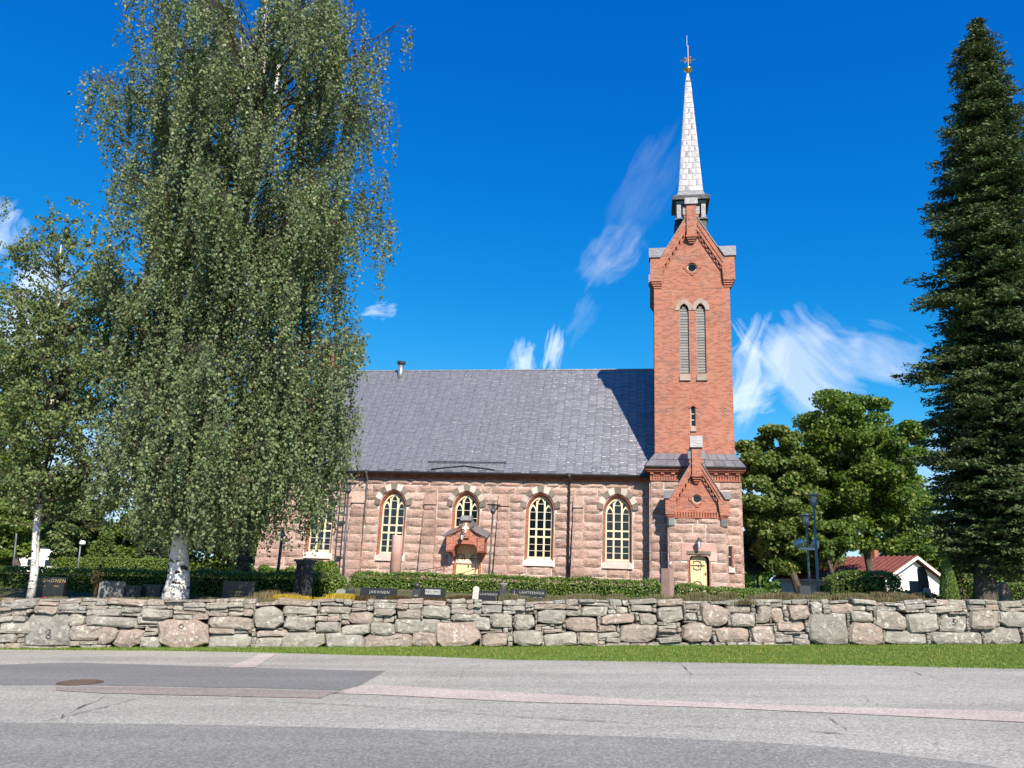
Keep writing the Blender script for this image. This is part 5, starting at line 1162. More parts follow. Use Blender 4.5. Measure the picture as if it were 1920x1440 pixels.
def leafy_tree(name, label, px, top, bot_, hw, Y, n, lh, mat, trunk_px=None, nl=46, lump=.30, cat='tree', group=None, bark='bark_dark', flat=.8, solid=.12, tr=.22, shape=1.0, seed=0):
    r = np.random.default_rng(seed+int(px)); a = at(px, (top+bot_)/2, Y); zt, zb = at(px, top, Y)[2], at(px, bot_, Y)[2]; hx = hw/FPX*Y*1.0; hz = (zt-zb)/2; c = np.array([a[0], Y, (zt+zb)/2]); bx = at(trunk_px or px, 1110, Y)[0]; g = gz(bx, Y)
    root = empty(name, (bx, Y, g)); tag(root, label, cat, group); O3 = np.array([bx, Y, g])
    # lumps on and inside an uneven egg
    u = unit(r.normal(size=(nl, 3))); rr = r.uniform(.35, .9, (nl, 1)); L_ = u*rr; wf = 1-np.clip(L_[:, 2:3], 0, 1)*.10*shape; L_ = L_*np.array([hx, hx*flat, hz])*np.concatenate([wf, wf, np.ones_like(wf)], 1)
    R_ = r.uniform(.65, 1.25, nl)*lump*min(hx, hz*1.3); L_[0] = (0, 0, hz*.5); k = r.integers(0, nl, n); d = unit(r.normal(size=(n, 3))+np.array([0, -.1, .3])); q = r.uniform(.25, 1.15, (n, 1))**.7
    P = L_[k]+d*q*R_[k][:, None]*np.array([1.15, 1.15, .72])
    V = leafquads(P+c-O3, lh, lh*.78, None, 1., d*.6+np.array([0, -.3, .7]), 1.1); quads('crown', V, mat, root)
    mb = MB(); top3 = np.array([c[0], Y, zb+hz*.7])-O3; mb.tube([(0, 0, -.2), (0, 0, .4), tuple(top3*.5), tuple(top3)], [tr*1.35, tr, tr*.85, tr*.6], 9)
    mb.build('trunk', bark, root, True); mb = MB()
    for i in range(min(nl, 22)): e = L_[i]+c-O3; s = top3*r.uniform(.5, 1.); m_ = (s+e)/2+np.array([0, 0, .15*hz]); mb.tube([s, m_, e], [tr*.4, tr*.25, .02], 5, False)
    mb.build('limbs', bark, root, True); return root
# maples right of the tower
leafy_tree('maple_tree', 'large round maple with a dark trunk in front of the red roofed house', 1604, 704, 1062, 140, 56, 95000, .125, 'maple_leaf', 1640, 210, .165, tr=.27, seed=33)
leafy_tree('maple_tree', 'light green maple standing directly right of the church tower', 1456, 778, 1096, 92, 51.5, 56000, .13, 'maple_leaf_light', 1500, 130, .19, tr=.25, seed=4)
leafy_tree('maple_tree', 'lime green maple bough tree low behind the double lamp posts', 1545, 975, 1050, 62, 51, 18000, .11, 'maple_leaf', 1575, 70, .24, tr=.16, seed=5)
leafy_tree('willow_tree', 'grey green bushy willow at the foot of the tower corner', 1420, 925, 1125, 44, 66, 20000, .11, 'greyleaf', None, 30, .36, tr=.1, seed=6)
leafy_tree('shrub_tree', 'dark leafy tree filling the gap behind the floodlight post', 1505, 850, 1125, 85, 68, 30000, .13, 'maple_leaf', None, 40, .34, tr=.2, seed=7)
leafy_tree('shrub_tree', 'broad leafy tree far behind the white house', 1700, 900, 1125, 100, 80, 20000, .16, 'maple_leaf', None, 40, .34, tr=.2, seed=8)
leafy_tree('shrub_tree', 'leafy tree in the shade right of the white house gable', 1800, 960, 1125, 55, 78, 14000, .15, 'maple_leaf_light', None, 32, .34, tr=.18, seed=9)
leafy_tree('shrub_tree', 'dark leafy tree behind the spruce at the right picture edge', 1905, 930, 1130, 70, 62, 15000, .14, 'maple_leaf', None, 32, .34, tr=.2, seed=10)
leafy_tree('tall_birch', 'birch crown just showing above the far roof ridge by the flue', 738, 672, 1085, 62, 82, 22000, .13, 'birch_leaf', None, 45, .32, tr=.2, bark='birch_bark', seed=11)
# trees beyond the hedge on the left
leafy_tree('lime_tree', 'fresh green leafy tree right behind the slim birch trunk', 118, 880, 1070, 48, 49, 22000, .11, 'birch_leaf_green', 128, 40, .32, tr=.14, seed=21)
leafy_tree('lime_tree', 'dense dark green tree at the left picture edge', 5, 690, 1060, 75, 44, 38000, .11, 'maple_leaf', None, 50, .3, tr=.22, seed=12)
leafy_tree('lime_tree', 'bright green leafy tree left of the slim birch trunk', 22, 840, 1076, 62, 43, 30000, .10, 'hedge_leaf', None, 40, .32, tr=.2, seed=13)
leafy_tree('shrub_tree', 'leafy tree behind the hedge between the two birches', 160, 905, 1085, 62, 54, 20000, .12, 'maple_leaf_light', None, 36, .32, tr=.18, seed=14)
leafy_tree('shrub_tree', 'round green tree behind the hedge near the weeping birch trunk', 250, 960, 1085, 55, 56, 15000, .12, 'maple_leaf', None, 30, .33, tr=.18, seed=15)
leafy_tree('shrub_tree', 'shaded leafy tree behind the weeping birch trunk', 390, 900, 1085, 80, 62, 20000, .13, 'maple_leaf', None, 40, .33, tr=.2, seed=16)
leafy_tree('shrub_tree', 'dark leafy tree left of the nave corner', 462, 930, 1085, 45, 60, 12000, .12, 'maple_leaf', None, 30, .34, tr=.2, seed=17)
leafy_tree('shrub_tree', 'distant leafy tree low in the gap of sky left of the hedge top', 110, 975, 1085, 45, 70, 9000, .14, 'maple_leaf_light', None, 24, .34, tr=.2, seed=18)

def conifer(name, label, base_px, top_px, Y, prof, nb, mat, zb, needle=.055, drop=.25, tw=.11, cat='tree', core=0., axis=None, right=None, whorl=0.):
    b, t = at(*base_px, Y), at(*top_px, Y); g = gz(b[0], Y); O3 = np.array([b[0], Y, g]); root = empty(name, tuple(O3)); tag(root, label, cat)
    axx = lambda z: b[0]+(t[0]-b[0])*(z-b[2])/(t[2]-b[2])
    if axis:
        A3 = np.array([at(*p, Y) for p in axis]); axx = lambda z: np.interp(z, A3[:, 2], A3[:, 0])
    rz_, rr_ = [0, 1], None
    if right:
        q3 = sorted((at(*p, Y)[2], abs(at(*p, Y)[0]-axx(at(*p, Y)[2]))) for p in right); rz_, rr_ = [q[0] for q in q3], [q[1] for q in q3]
    pz, prd = [], []
    for px, py in prof:
        p = at(px, py, Y); pz.append(p[2]); prd.append(abs(axx(p[2])-p[0]))
    o_ = np.argsort(pz); pz, prd = np.array(pz)[o_], np.array(prd)[o_]
    MB().tube([(0, 0, -.2), (0, 0, .5)]+[(axx(g+(t[2]-g)*q)-b[0], 0, (t[2]-g)*q) for q in (.25, .5, .75, .98)], [.40, .33, .28, .18, .10, .02], 10).build('trunk', 'bark_dark', root, True)
    bm_ = MB(); Q = []; H = t[2]-zb
    if core:
        zc = np.linspace(zb+.4, t[2]-1., 16); MB().tube([(axx(z)-O3[0], 0, z-g) for z in zc], [max(.03, np.interp(z, pz, prd)*core) for z in zc], 10).build('shade_core', 'tree_core', root, True)  # solid dark core, shade between the boughs put into its colour
    for i in range(nb):
        f = (i+RNG.random())/nb; z = zb+H*f; z = zb+round((z-zb)/whorl)*whorl+RNG.normal()*whorl*.30 if whorl else z; z = min(z, t[2]-.12); th0 = i*2.39996; Rl = np.interp(z, pz, prd); Rr = np.interp(z, rz_, rr_) if rr_ else Rl; R_ = (Rl if math.cos(th0) < 0 else Rl+(Rr-Rl)*math.cos(th0))*RNG.uniform(.62, 1.0)*(1.+.16*math.sin(i*2.39996*2+z*2.3)+.10*math.sin(z*7.1+i*2.39996*3))
        if R_ < .12: R_ = .12
        th = i*2.39996+RNG.uniform(-.3, .3); d = np.array([math.cos(th), math.sin(th), 0]); s = np.array([axx(z), Y, z+drop*R_*.4]); n = max(3, int(R_/tw)); u = (np.arange(n)+.6)/n
        path = s+d*R_*u[:, None]+np.array([0, 0, 1.])*(-drop*R_*(u**1.2)[:, None]+.20*R_*(u**3)[:, None])
        if R_ > .6: bm_.tube([p-O3 for p in (s, path[n//2], path[-1])], [.035, .02, .008], 4, False)
        side = np.array([-d[1], d[0], 0])
        for j in range(n):
            ln = min(.62, .12+.42*R_*(1-u[j])**.8*u[j]**.3+.08)*RNG.uniform(.7, 1.15)
            for sg in (-1, 1):
                dr = unit(d*.75+side*sg*RNG.uniform(.6, 1.1)+np.array([0, 0, RNG.uniform(-.5, .22)])); m_ = max(2, int(ln/.055)); v = (np.arange(m_)+.5)/m_*ln
                c = path[j]+dr*v[:, None]+RNG.normal(size=(m_, 3))*.018; Q.append((c, np.repeat(dr[None], m_, 0)))
        Q.append((path[-1:]+d*.05, d[None]))
    C = np.concatenate([q[0] for q in Q]); A = np.concatenate([q[1] for q in Q])
    V = leafquads(C-O3, needle, needle*.42, A*1.0+np.array([0, 0, .12]), .5, np.array([0, -.5, 1.]), .7); quads('crown', V, mat, root); bm_.build('branches', 'bark_dark', root, True); print(name, len(V)); return root
conifer('spruce_tree', 'towering dark spruce at the right picture edge', (1840, 1127), (1828, 38), 24.7,
        [(1822, 48), (1806, 70), (1780, 100), (1786, 150), (1772, 230), (1748, 300), (1738, 335), (1748, 380), (1734, 430), (1748, 480), (1728, 530), (1742, 600), (1732, 650), (1702, 690), (1722, 730), (1710, 760), (1728, 820), (1718, 880), (1732, 950), (1738, 1010), (1770, 1050), (1800, 1070)], 1150, 'spruce_needle', at(1845, 1066, 24.7)[2], .073, .36, .105, core=.42,
        axis=[(1840, 1127), (1862, 760), (1850, 330), (1838, 150), (1828, 38)], right=[(1845, 60), (1868, 100), (1890, 150), (1914, 200), (1940, 300), (1985, 500), (2020, 700), (2030, 900), (2010, 1050)], whorl=.52)
conifer('fir_tree', 'dark blue green fir behind the hedge left of the weeping birch trunk', (285, 1085), (300, 930), 52, [(298, 935), (285, 980), (265, 1030), (245, 1060), (240, 1075)], 130, 'fir_needle', 1.7, .10, .3, .2)
conifer('fir_tree', 'low spreading green fir behind the lit hedge by the slim birch', (190, 1085), (200, 985), 50, [(197, 988), (180, 1015), (160, 1040), (140, 1070)], 130, 'thuja_leaf', 1.6, .09, .3, .18)
conifer('fir_tree', 'dark fir standing against the left corner of the nave', (455, 1085), (462, 945), 42, [(460, 950), (448, 1000), (438, 1050), (430, 1075)], 110, 'fir_needle', 1.6, .075, .3, .18)

def hedge(name, label, p0, p1, th, z0, z1, mat, dens=900, lh=.036, rag=.03, cat='hedge', roundend=.25):
    p0, p1 = np.array(p0, float), np.array(p1, float); Ln = np.linalg.norm(p1-p0); d = (p1-p0)/Ln; nrm = np.array([d[1], -d[0]])
    root = empty(name, (p0[0], p0[1], min(z0)), math.atan2(d[1], d[0])); tag(root, label, cat); zb = min(z0)
    n1 = int(dens*Ln*(max(z1)-min(z0))); n2 = int(dens*Ln*th*1.0); n3 = int(dens*th*(max(z1)-min(z0)))
    zt = lambda x: np.interp(x, [0, Ln], z1); zl = lambda x: np.interp(x, [0, Ln], z0)
    wob = lambda x, k: .05*np.sin(x*2.1+k)+.035*np.sin(x*5.3+k*2)
    x = RNG.uniform(0, Ln, n1); v = RNG.random(n1); e = np.minimum(1, np.minimum(x, Ln-x)/roundend)**.5; Pf = np.stack([x, wob(x, 1)+.06*(1-v)*0+th*.35*(1-e)+.10*v**6, zl(x)+(zt(x)+wob(x, 2)*.5-zl(x))*(v*(.75+.25*e))], 1); Nf = np.tile([0, -1., .25], (n1, 1))
    Pb = Pf*np.array([1, -1, 1])+np.array([0, th, 0]); Nb = Nf*np.array([1, -1, 1]); x = RNG.uniform(0, Ln, n2); e = np.minimum(1, np.minimum(x, Ln-x)/roundend)**.5
    Pt = np.stack([x, RNG.uniform(.03, th-.03, n2), zl(x)+(zt(x)+wob(x, 2)*.5-zl(x))*(.75+.25*e)+RNG.uniform(-.02, .05, n2)], 1); Nt = np.tile([0, -.2, 1.], (n2, 1)); Pe, Ne = [], []
    for X_, s in ((0, -1), (Ln, 1)): Pe.append(np.stack([np.full(n3, X_), RNG.uniform(0, th, n3), RNG.uniform(zl(X_), zl(X_)+(zt(X_)-zl(X_))*.85, n3)], 1)); Ne.append(np.tile([s, 0, .2], (n3, 1)))
    k = RNG.random(n1) < .5; P = np.concatenate([Pf, Pb[k], Pt]+Pe)+0.; P[:, 2] -= zb; P += RNG.normal(size=P.shape)*rag; Nn = np.concatenate([Nf, Nb[k], Nt]+Ne)
    quads('foliage', leafquads(P, lh, lh*.7, None, 1., Nn, .55), mat, root)
    ci = max(.15, roundend*.8); MB().hexa([(ci, .12, z0[0]-zb-.3), (Ln-ci, .12, z0[1]-zb-.3), (Ln-ci, th-.12, z0[1]-zb-.3), (ci, th-.12, z0[0]-zb-.3)], [(ci+.06, .17, z1[0]-zb-.16), (Ln-ci-.06, .17, z1[1]-zb-.16), (Ln-ci-.06, th-.17, z1[1]-zb-.16), (ci+.06, th-.17, z1[0]-zb-.16)]).build('shade_core', 'tree_core', root)  # dark block inside the hedge, coloured so gaps between leaves look shaded
    return root
def hp(px, py, Y): p = at(px, py, Y); return (p[0], p[1]), p[2]
def hedge_px(name, label, a, b, Ya, Yb, th, low, mat, **k):
    (q0, za), (q1, zb_) = hp(*a, Ya), hp(*b, Yb); return hedge(name, label, q0, q1, th, (za-low, zb_-low), (za, zb_), mat, **k)
hedge_px('clipped_hedge', 'long clipped green hedge running along in front of the church', (655, 1074), (1238, 1092), 31.5, 28.9, .8, .85, 'hedge_leaf')
hedge_px('clipped_hedge', 'short end of clipped hedge right of the brown pillar', (1262, 1096), (1452, 1113), 28.8, 28.0, .8, .75, 'hedge_leaf')
hedge_px('clipped_hedge', 'low dark hedge in the birch shade behind the left graves', (-120, 1064), (640, 1079), 27.2, 26.6, .8, .95, 'hedge_leaf', dens=700)
hedge_px('clipped_hedge', 'taller lit hedge behind the low one between the two birches', (98, 1047), (318, 1050), 46.5, 46.0, 1.2, 1.3, 'hedge_leaf', dens=560, lh=.045)
hedge_px('clipped_hedge', 'box clipped hedge block before the white house', (1562, 1074), (1688, 1072), 27.5, 27.2, 1.3, 1.1, 'hedge_leaf', roundend=.5, lh=.034)
hedge_px('thuja_hedge', 'bright clipped thuja hedge at the right picture edge', (1885, 1096), (1990, 1098), 30, 29.6, .9, 1., 'thuja_leaf', dens=1000, lh=.03)
hedge_px('clipped_hedge', 'low olive green ground cover hedge below the white house wall', (1690, 1109), (1765, 1116), 29, 28.6, .5, .45, 'bush_leaf', dens=900)
def bush(name, label, px, top, hw, Y, n, mat, lh=.035, flat=.8, low=None, lump=.34, axis=None):
    c = at(px, top, Y); g = gz(c[0], Y); H = c[2]-g; hx = hw/FPX*Y; root = empty(name, (c[0], Y, g)); tag(root, label, 'bush')
    nl = 26; u = unit(RNG.normal(size=(nl, 3))); u[:, 2] = np.abs(u[:, 2])*1.; L_ = u*RNG.uniform(.3, .75, (nl, 1))*np.array([hx, hx*flat, H]); k = RNG.integers(0, nl, n); d = unit(RNG.normal(size=(n, 3))+np.array([0, -.2, .3]))
    P = L_[k]+d*RNG.uniform(.6, 1.05, (n, 1))*np.array([hx, hx*flat, H*.75])*lump; P[:, 2] = np.clip(P[:, 2], .02, None)
    quads('foliage', leafquads(P, lh, lh*(.7 if axis is None else .28), axis, 1. if axis is None else .7, d, .6), mat, root); mb = MB()
    for i in range(9): mb.tube([(0, 0, -.1), tuple(L_[i]*.5), tuple(L_[i])], [.025, .015, .006], 5, False)
    mb.build('stems', 'twig', root); return root
bush('green_bush', 'bright green bush left of the lamp post by the pale bush', 608, 1043, 42, 33, 11000, 'bush_leaf', .045)
bush('pale_bush', 'pale olive willow like bush beside the dark stone pillar', 622, 1066, 44, 28.5, 13000, 'willow_leaf', .05, axis=np.array([0, 0, .5]))
for i, (px, top, hw, lab) in enumerate(((330, 1048, 38, 'lime green shrub just right of the weeping birch trunk'), (275, 1038, 34, 'lime green shrub left of the weeping birch trunk'), (455, 1046, 30, 'lime green shrub left of the nave corner'), (500, 1053, 36, 'lime green shrub at the foot of the nave corner'), (548, 1056, 34, 'lime green shrub left of the dark stone pillar'))):
    bush('lime_shrub', lab, px, top, hw, 46.5+i*.3, 10000, 'bush_leaf', .055)
bush('autumn_shrub', 'small orange brown shrub beside the columnar thuja', 1812, 1093, 13, 24.8, 3000, 'autumn_shrub', .03)
bush('low_shrub', 'yellow green low shrub under the black grave prism', 1690, 1108, 20, 27.5, 3000, 'bush_leaf', .028)
# columnar thuja
def thuja(label, px, top, bot_, hw, Y, n):
    c = at(px, bot_, Y); t = at(px, top, Y); g = gz(c[0], Y); H = t[2]-g; hx = hw/FPX*Y; root = empty('columnar_thuja', (c[0], Y, g)); tag(root, label, 'thuja')
    pr = [(0, .72), (.1, .95), (.3, 1.), (.6, .78), (.85, .42), (.97, .16), (1, .03)]; v = RNG.random(n)**1.15; th = RNG.uniform(0, 6.283, n); r_ = interp(pr, v)*hx*RNG.uniform(.88, 1.06, n); P = np.stack([r_*np.cos(th), r_*np.sin(th), v*H], 1)
    D = np.stack([np.cos(th), np.sin(th), np.full(n, .4)], 1); quads('foliage', leafquads(P, .035, .014, np.array([0, 0, 1.])+D*.35, .4, D, .4), 'thuja_leaf', root)
    MB().lathe([(r*hx*.86, z*H*.97) for z, r in pr], n=12).build('shade_core', 'tree_core', root, True)  # dark turned core, stands in for the shade inside the foliage
thuja('slender bright green columnar thuja before the white house gable', 1781, 1036, 1122, 19, 24.6, 14000)
thuja('thin thuja just right of the tall dark slab', 1862, 1075, 1125, 9, 30, 4000)

# far woods closing the horizon: one mass nobody could count
n = 60000; ang = RNG.uniform(-1.25, 1.25, n); dist = RNG.uniform(150, 185, n); hh = 5.5+2.2*np.sin(ang*23)+1.6*np.sin(ang*61+1)+1.2*np.sin(ang*140)
P = np.stack([dist*np.sin(ang), dist*np.cos(ang), 1.+RNG.random(n)**.8*hh*1.15], 1); fw = quads('far_wood', leafquads(P, .55, .45, None, 1., np.array([0, -.6, .6]), .9), 'maple_leaf', kind='stuff'); tag(fw, 'distant green woods along the horizon behind the churchyard', 'woods')
# ================================================================ GRAVES, LAMPS, HOUSES
def grave_at(px, Y): x = at(px, 1110, Y)[0]; return x, gz(x, Y)
def slab(name, label, x0, x1, top, Y, mat, d=.16, rz=0., cat='gravestone', chamfer=0., roundtop=0., low=True, group=None):
    a, b = at(x0, top, Y), at(x1, top, Y); x = (a[0]+b[0])/2; g = gz(x, Y); w = (b[0]-a[0]); H = a[2]-g
    r = empty(name, (x, Y, g), rz); tag(r, label, cat, group); w2 = w/2
    if roundtop: P = [(-w2, 0), (w2, 0), (w2, H-roundtop)]+[(w2*math.cos(t), H-roundtop+roundtop*math.sin(t)) for t in np.linspace(.2, math.pi-.2, 9)]+[(-w2, H-roundtop)]
    else: c = chamfer; P = [(-w2, 0), (w2, 0), (w2, H-c-.008), (w2-.012-c, H), (-w2+.012+c, H), (-w2, H-c-.008)]
    MB().prism(P, -d/2, d/2).build('slab', mat, r)
    MB().box(-w2-.08, w2+.08, -d/2-.08, d/2+.08, -.15, .06).build('plinth', 'grave_dark' if 'black' in mat else mat, r)
    return r, w, H
def lines(r, w, z, n, mat, y, x0=-.35, x1=.35, h=.018):
    """small inscription lines as raised letters too small to read"""
    txt = ['* 12.3.1901  + 4.8.1978', '* 5.9.1907  + 21.2.1985', 'O.S.  E.M.'][:n]
# left group
r, w, H = slab('gravestone', 'wide black gravestone with gold letters and pink flowers beside the slim birch', 69, 126, 1081, 24.0, 'grave_black')
text_obj('lettering', 'RUOHONEN', .135, 'gilt_letter', r, (.02, -.083, H-.10), spacing=1.25); text_obj('small_lettering', 'JUHANI', .06, 'gilt_letter', r, (-.2, -.083, H-.25)); text_obj('small_lettering', 'AINO', .06, 'gilt_letter', r, (.22, -.083, H-.25))
mb = MB(); mb.box(-w/2+.05, -w/2+.062, -.084, -.08, H-.18, H-.02); mb.box(-w/2+.02, -w/2+.092, -.0845, -.08, H-.075, H-.062); mb.build('cross_mark', 'white_letter', r)
fx, fg = grave_at(84, 23.4); fl_ = empty('flower_posy', (fx, 23.4, fg)); tag(fl_, 'mound of pink flowers before the black gravestone with gold letters', 'flowers'); n = 700
u = unit(RNG.normal(size=(n, 3))); u[:, 2] = np.abs(u[:, 2]); quads('petals', leafquads(u*np.array([.19, .14, .17])*RNG.uniform(.85, 1.1, (n, 1)), .018, .016, None, 1, u, .5), 'petal_pink', fl_)
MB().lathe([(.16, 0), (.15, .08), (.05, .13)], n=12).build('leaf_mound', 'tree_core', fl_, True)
# carved brown cross with a wreath
cx_, cg = grave_at(179, 23.2); cr_ = empty('grave_cross', (cx_, 23.2, cg)); tag(cr_, 'weathered brown carved cross with a wreath standing on the wall edge', 'cross'); z_ = at(184, 1058, 23.2)[2]-cg
MB().tube([(-.02, 0, -.1), (.0, .0, z_*.5), (.03, 0, z_)], [.05, .04, .03], 8).build('post', 'wood_cross', cr_); MB().tube([(-.12, -.02, z_*.70), (.16, .02, z_*.72)], .03, 8).build('arm', 'wood_cross', cr_)
mb = MB(); R_ = .075
for q in range(14): t0, t1 = 2*math.pi*q/14, 2*math.pi*(q+1)/14; mb.tube([(-.05+R_*math.cos(t0), -.08, z_*.60+R_*math.sin(t0)), (-.05+R_*math.cos(t1), -.08, z_*.60+R_*math.sin(t1))], .035, 6, False)
mb.build('wreath', 'wood_cross', cr_)
r, w, H = slab('gravestone', 'pale grey gravestone right of the brown carved cross', 190, 235, 1089, 24.2, 'grave_grey', chamfer=.02)
r, w, H = slab('gravestone', 'low dark gravestone beside the pale grey one', 233, 268, 1098, 24.3, 'grave_dark')
r, w, H = slab('gravestone', 'low dark gravestone just left of the weeping birch trunk', 270, 304, 1096, 24.5, 'grave_dark')
r, w, H = slab('gravestone', 'narrow dark gravestone just right of the weeping birch trunk', 344, 359, 1088, 24.6, 'grave_dark')
r, w, H = slab('gravestone', 'wide blue black gravestone in shade under the birch crown', 421, 480, 1089, 24.2, 'grave_black')
for k in range(2): text_obj('small_lettering', ('KAARLO * 1899 + 1967', 'HILMA * 1903 + 1981')[k], .065, 'gilt_letter', r, (.05, -.083, H-.30-.1*k))
MB().lathe([(.06, 0), (.07, .08), (.03, .12)], (0, 0, 0), 10).build('tmp', 'petal_pink', r).location = (-.28, -.25, .05)
r.children[-1].name = 'red_lantern'
# dark stone pillar with capital
px_, pg_ = grave_at(567, 25.0); pl_ = empty('stone_pillar', (px_, 25.0, pg_), rad(-32)); tag(pl_, 'tall black rough stone pillar with flat cap by the yellow stonecrop', 'pillar'); H = at(567, 1049, 25.)[2]-pg_
MB().hexa([(-.2, -.2, -.1), (.2, -.2, -.1), (.2, .2, -.1), (-.2, .2, -.1)], [(-.175, -.175, H-.14), (.175, -.175, H-.14), (.175, .175, H-.14), (-.175, .175, H-.14)]).build('shaft', 'grave_rough_dark', pl_)
MB().box(-.20, .20, -.20, .20, H-.14, H-.07).build('neck', 'grave_dark', pl_); MB().box(-.245, .245, -.245, .245, H-.068, H).build('cap', 'grave_dark', pl_); MB().box(.03, .12, -.186, -.17, H-.32, H-.20).build('bronze_plate', 'grave_brown', pl_)
r, w, H = slab('gravestone', 'small grey rounded stone at the foot of the pale bush', 632, 650, 1104, 24.3, 'grave_grey', roundtop=.07); r, w, H = slab('gravestone', 'small polished dark stone beside the grey rounded one', 649, 665, 1105, 24.3, 'grave_dark')
# middle group
r, w, H = slab('gravestone', 'wide black gravestone with grey letters before the hedge left of the porch', 677, 745, 1101, 24.0, 'grave_black')
text_obj('lettering', 'JÄRVINEN', .11, 'white_letter', r, (.03, -.083, H-.12), spacing=1.25); text_obj('small_lettering', 'EINO VILHO', .05, 'gilt_letter', r, (-.2, -.083, H-.25)); text_obj('small_lettering', 'LEMPI MARIA', .05, 'gilt_letter', r, (-.2, -.083, H-.33))
r, w, H = slab('gravestone', 'black gravestone with pale name panel below the porch', 788, 836, 1101, 24.0, 'grave_black')
MB().box(-w/2+.16, w/2-.14, -.088, -.08, H-.19, H-.05).build('name_panel', 'white_letter', r); text_obj('lettering', 'HELIMO', .12, 'grave_black', r, (.01, -.091, H-.12), spacing=1.2)
r, w, H = slab('grave_stele', 'small dark stele with ball and oval relief next to the pale panel stone', 774, 789, 1104, 24.0, 'grave_dark', d=.2); MB().lathe([(.01, 0), (.06, .03), (.085, .09), (.06, .15), (.01, .18)], (.0, 0, H), 12).build('ball', 'grave_dark', r, True)
mb = MB(); P = [(.085*math.cos(t), .15+.12*math.sin(t)) for t in np.linspace(0, 2*math.pi, 15)[:-1]]; mb.prism(P, -.115, -.1).build('oval_relief', 'grave_grey', r)
ix, ig = grave_at(886, 23.9); ic = empty('iron_cross', (ix, 23.9, ig)); tag(ic, 'thin black iron grave cross before the hedge right of the porch', 'cross'); zz_ = at(886, 1056, 23.9)[2]-ig
MB().tube([(0, 0, -.1), (.06, 0, zz_)], .013, 6).build('post', 'iron', ic); MB().tube([(-.05, 0, zz_-.18), (.14, 0, zz_-.14)], .012, 6).build('arm', 'iron', ic); MB().tube([(.02, 0, zz_-.25), (.14, 0, zz_-.10)], .008, 5).build('scroll', 'iron', ic)
r, w, H = slab('marker_stone', 'small leaning white quarried stone beside the iron cross', 886, 897, 1099, 23.6, 'granite_light', d=.12, chamfer=.03); r.rotation_euler = (0, rad(4), 0)
r, w, H = slab('gravestone', 'low black gravestone partly hidden by a round pink boulder', 897, 941, 1107, 24.1, 'grave_black'); text_obj('lettering', 'LAHTEENOJA', .085, 'white_letter', r, (0, -.083, H-.10), spacing=1.2)
bx, bg_ = grave_at(915, 23.5); bo = MB(); rs2 = random.Random(4); prof_ = [(.02, 0), (.12, .02), (.14, .1), (.12, .18), (.05, .23), (.01, .235)]; bo.lathe(prof_, n=12); o = bo.build('round_boulder', 'granite_smooth', None, True); o.location = (bx, 23.5, bg_+.02); o.scale = (1, .8, .9); tag(o, 'round pink boulder before the low black gravestone', 'boulder')
r, w, H = slab('grave_stele', 'dark stele carrying a shallow stone bowl', 937, 950, 1104, 23.9, 'grave_dark', d=.18); MB().lathe([(.05, 0), (.04, .05), (.13, .12), (.13, .17), (.11, .17)], (0, 0, H), 14).build('bowl', 'grave_grey', r, True)
r, w, H = slab('gravestone', 'wide black gravestone with white cross and letters under the third window', 957, 1024, 1104, 23.9, 'grave_black')
text_obj('lettering', 'LÄHTEENOJA', .10, 'white_letter', r, (.1, -.083, H-.09), spacing=1.25); text_obj('small_lettering', 'Johannes', .075, 'white_letter', r, (-.12, -.083, H-.2)); text_obj('small_lettering', '1913   1994', .05, 'white_letter', r, (.28, -.083, H-.22))
mb = MB(); mb.box(-w/2+.11, -w/2+.122, -.084, -.08, H-.32, H-.05); mb.box(-w/2+.05, -w/2+.182, -.0845, -.08, H-.15, H-.138); mb.build('cross_mark', 'white_letter', r)
# pillars
qx, qg = grave_at(1252, 24.4); q_ = empty('stone_pillar', (qx, 24.4, qg), rad(-38)); tag(q_, 'brown polished square granite pillar in front of the tower', 'pillar'); H = at(1252, 1066, 24.4)[2]-qg
MB().box(-.135, .135, -.135, .135, -.1, H).build('shaft', 'grave_brown', q_)
for k in range(3): MB().box(-.142, -.134, -.11, .11, H-.32-.28*k, H-.08-.28*k).build('name_plate', 'grave_brown', q_)
c3 = at(746, 1004, 36.); kx, kg = c3[0], gz(c3[0], 36.); k_ = empty('round_column', (kx, 36., kg)); tag(k_, 'round pink granite memorial column before the second window', 'column'); H = c3[2]-kg; wd_ = 10.2/FPX*36
MB().lathe([(wd_*1.03, 0), (wd_*.97, H-.03), (wd_*.94, H)], n=24).build('shaft', 'granite_smooth', k_, True); MB().tube([(.16, 0, H), (.16, 0, H+.35)], .015, 5).build('spike', 'iron', k_)
# right group
r, w, H = slab('gravestone', 'dark blocky gravestone left of the lamp posts', 1497, 1516, 1098, 27.5, 'grave_dark', d=.3)
r, w, H = slab('grave_prism', 'upright black stone prism in front of the white house', 1706, 1723, 1089, 26.5, 'grave_dark', d=.24, rz=rad(-32))
def jag(name, label, x0, x1, top, Y, mat, d, pts):
    a, b = at(x0, top, Y), at(x1, top, Y); x = (a[0]+b[0])/2; g = gz(x, Y); H = a[2]-g; w = b[0]-a[0]; r = empty(name, (x, Y, g)); tag(r, label, 'gravestone'); MB().prism([(p*w, q*H) for p, q in pts], -d/2, d/2).build('stone', mat, r); MB().box(-w/2-.05, w/2+.05, -d/2-.05, d/2+.05, -.1, .05).build('plinth', mat, r); return r
jag('standing_stone', 'tall jagged dark standing stone against the white house gable', 1722, 1736, 1062, 26.0, 'grave_rough_dark', .22, [(-.5, 0), (.5, 0), (.46, .3), (.5, .55), (.36, .8), (.1, .96), (-.2, 1), (-.5, .93)])
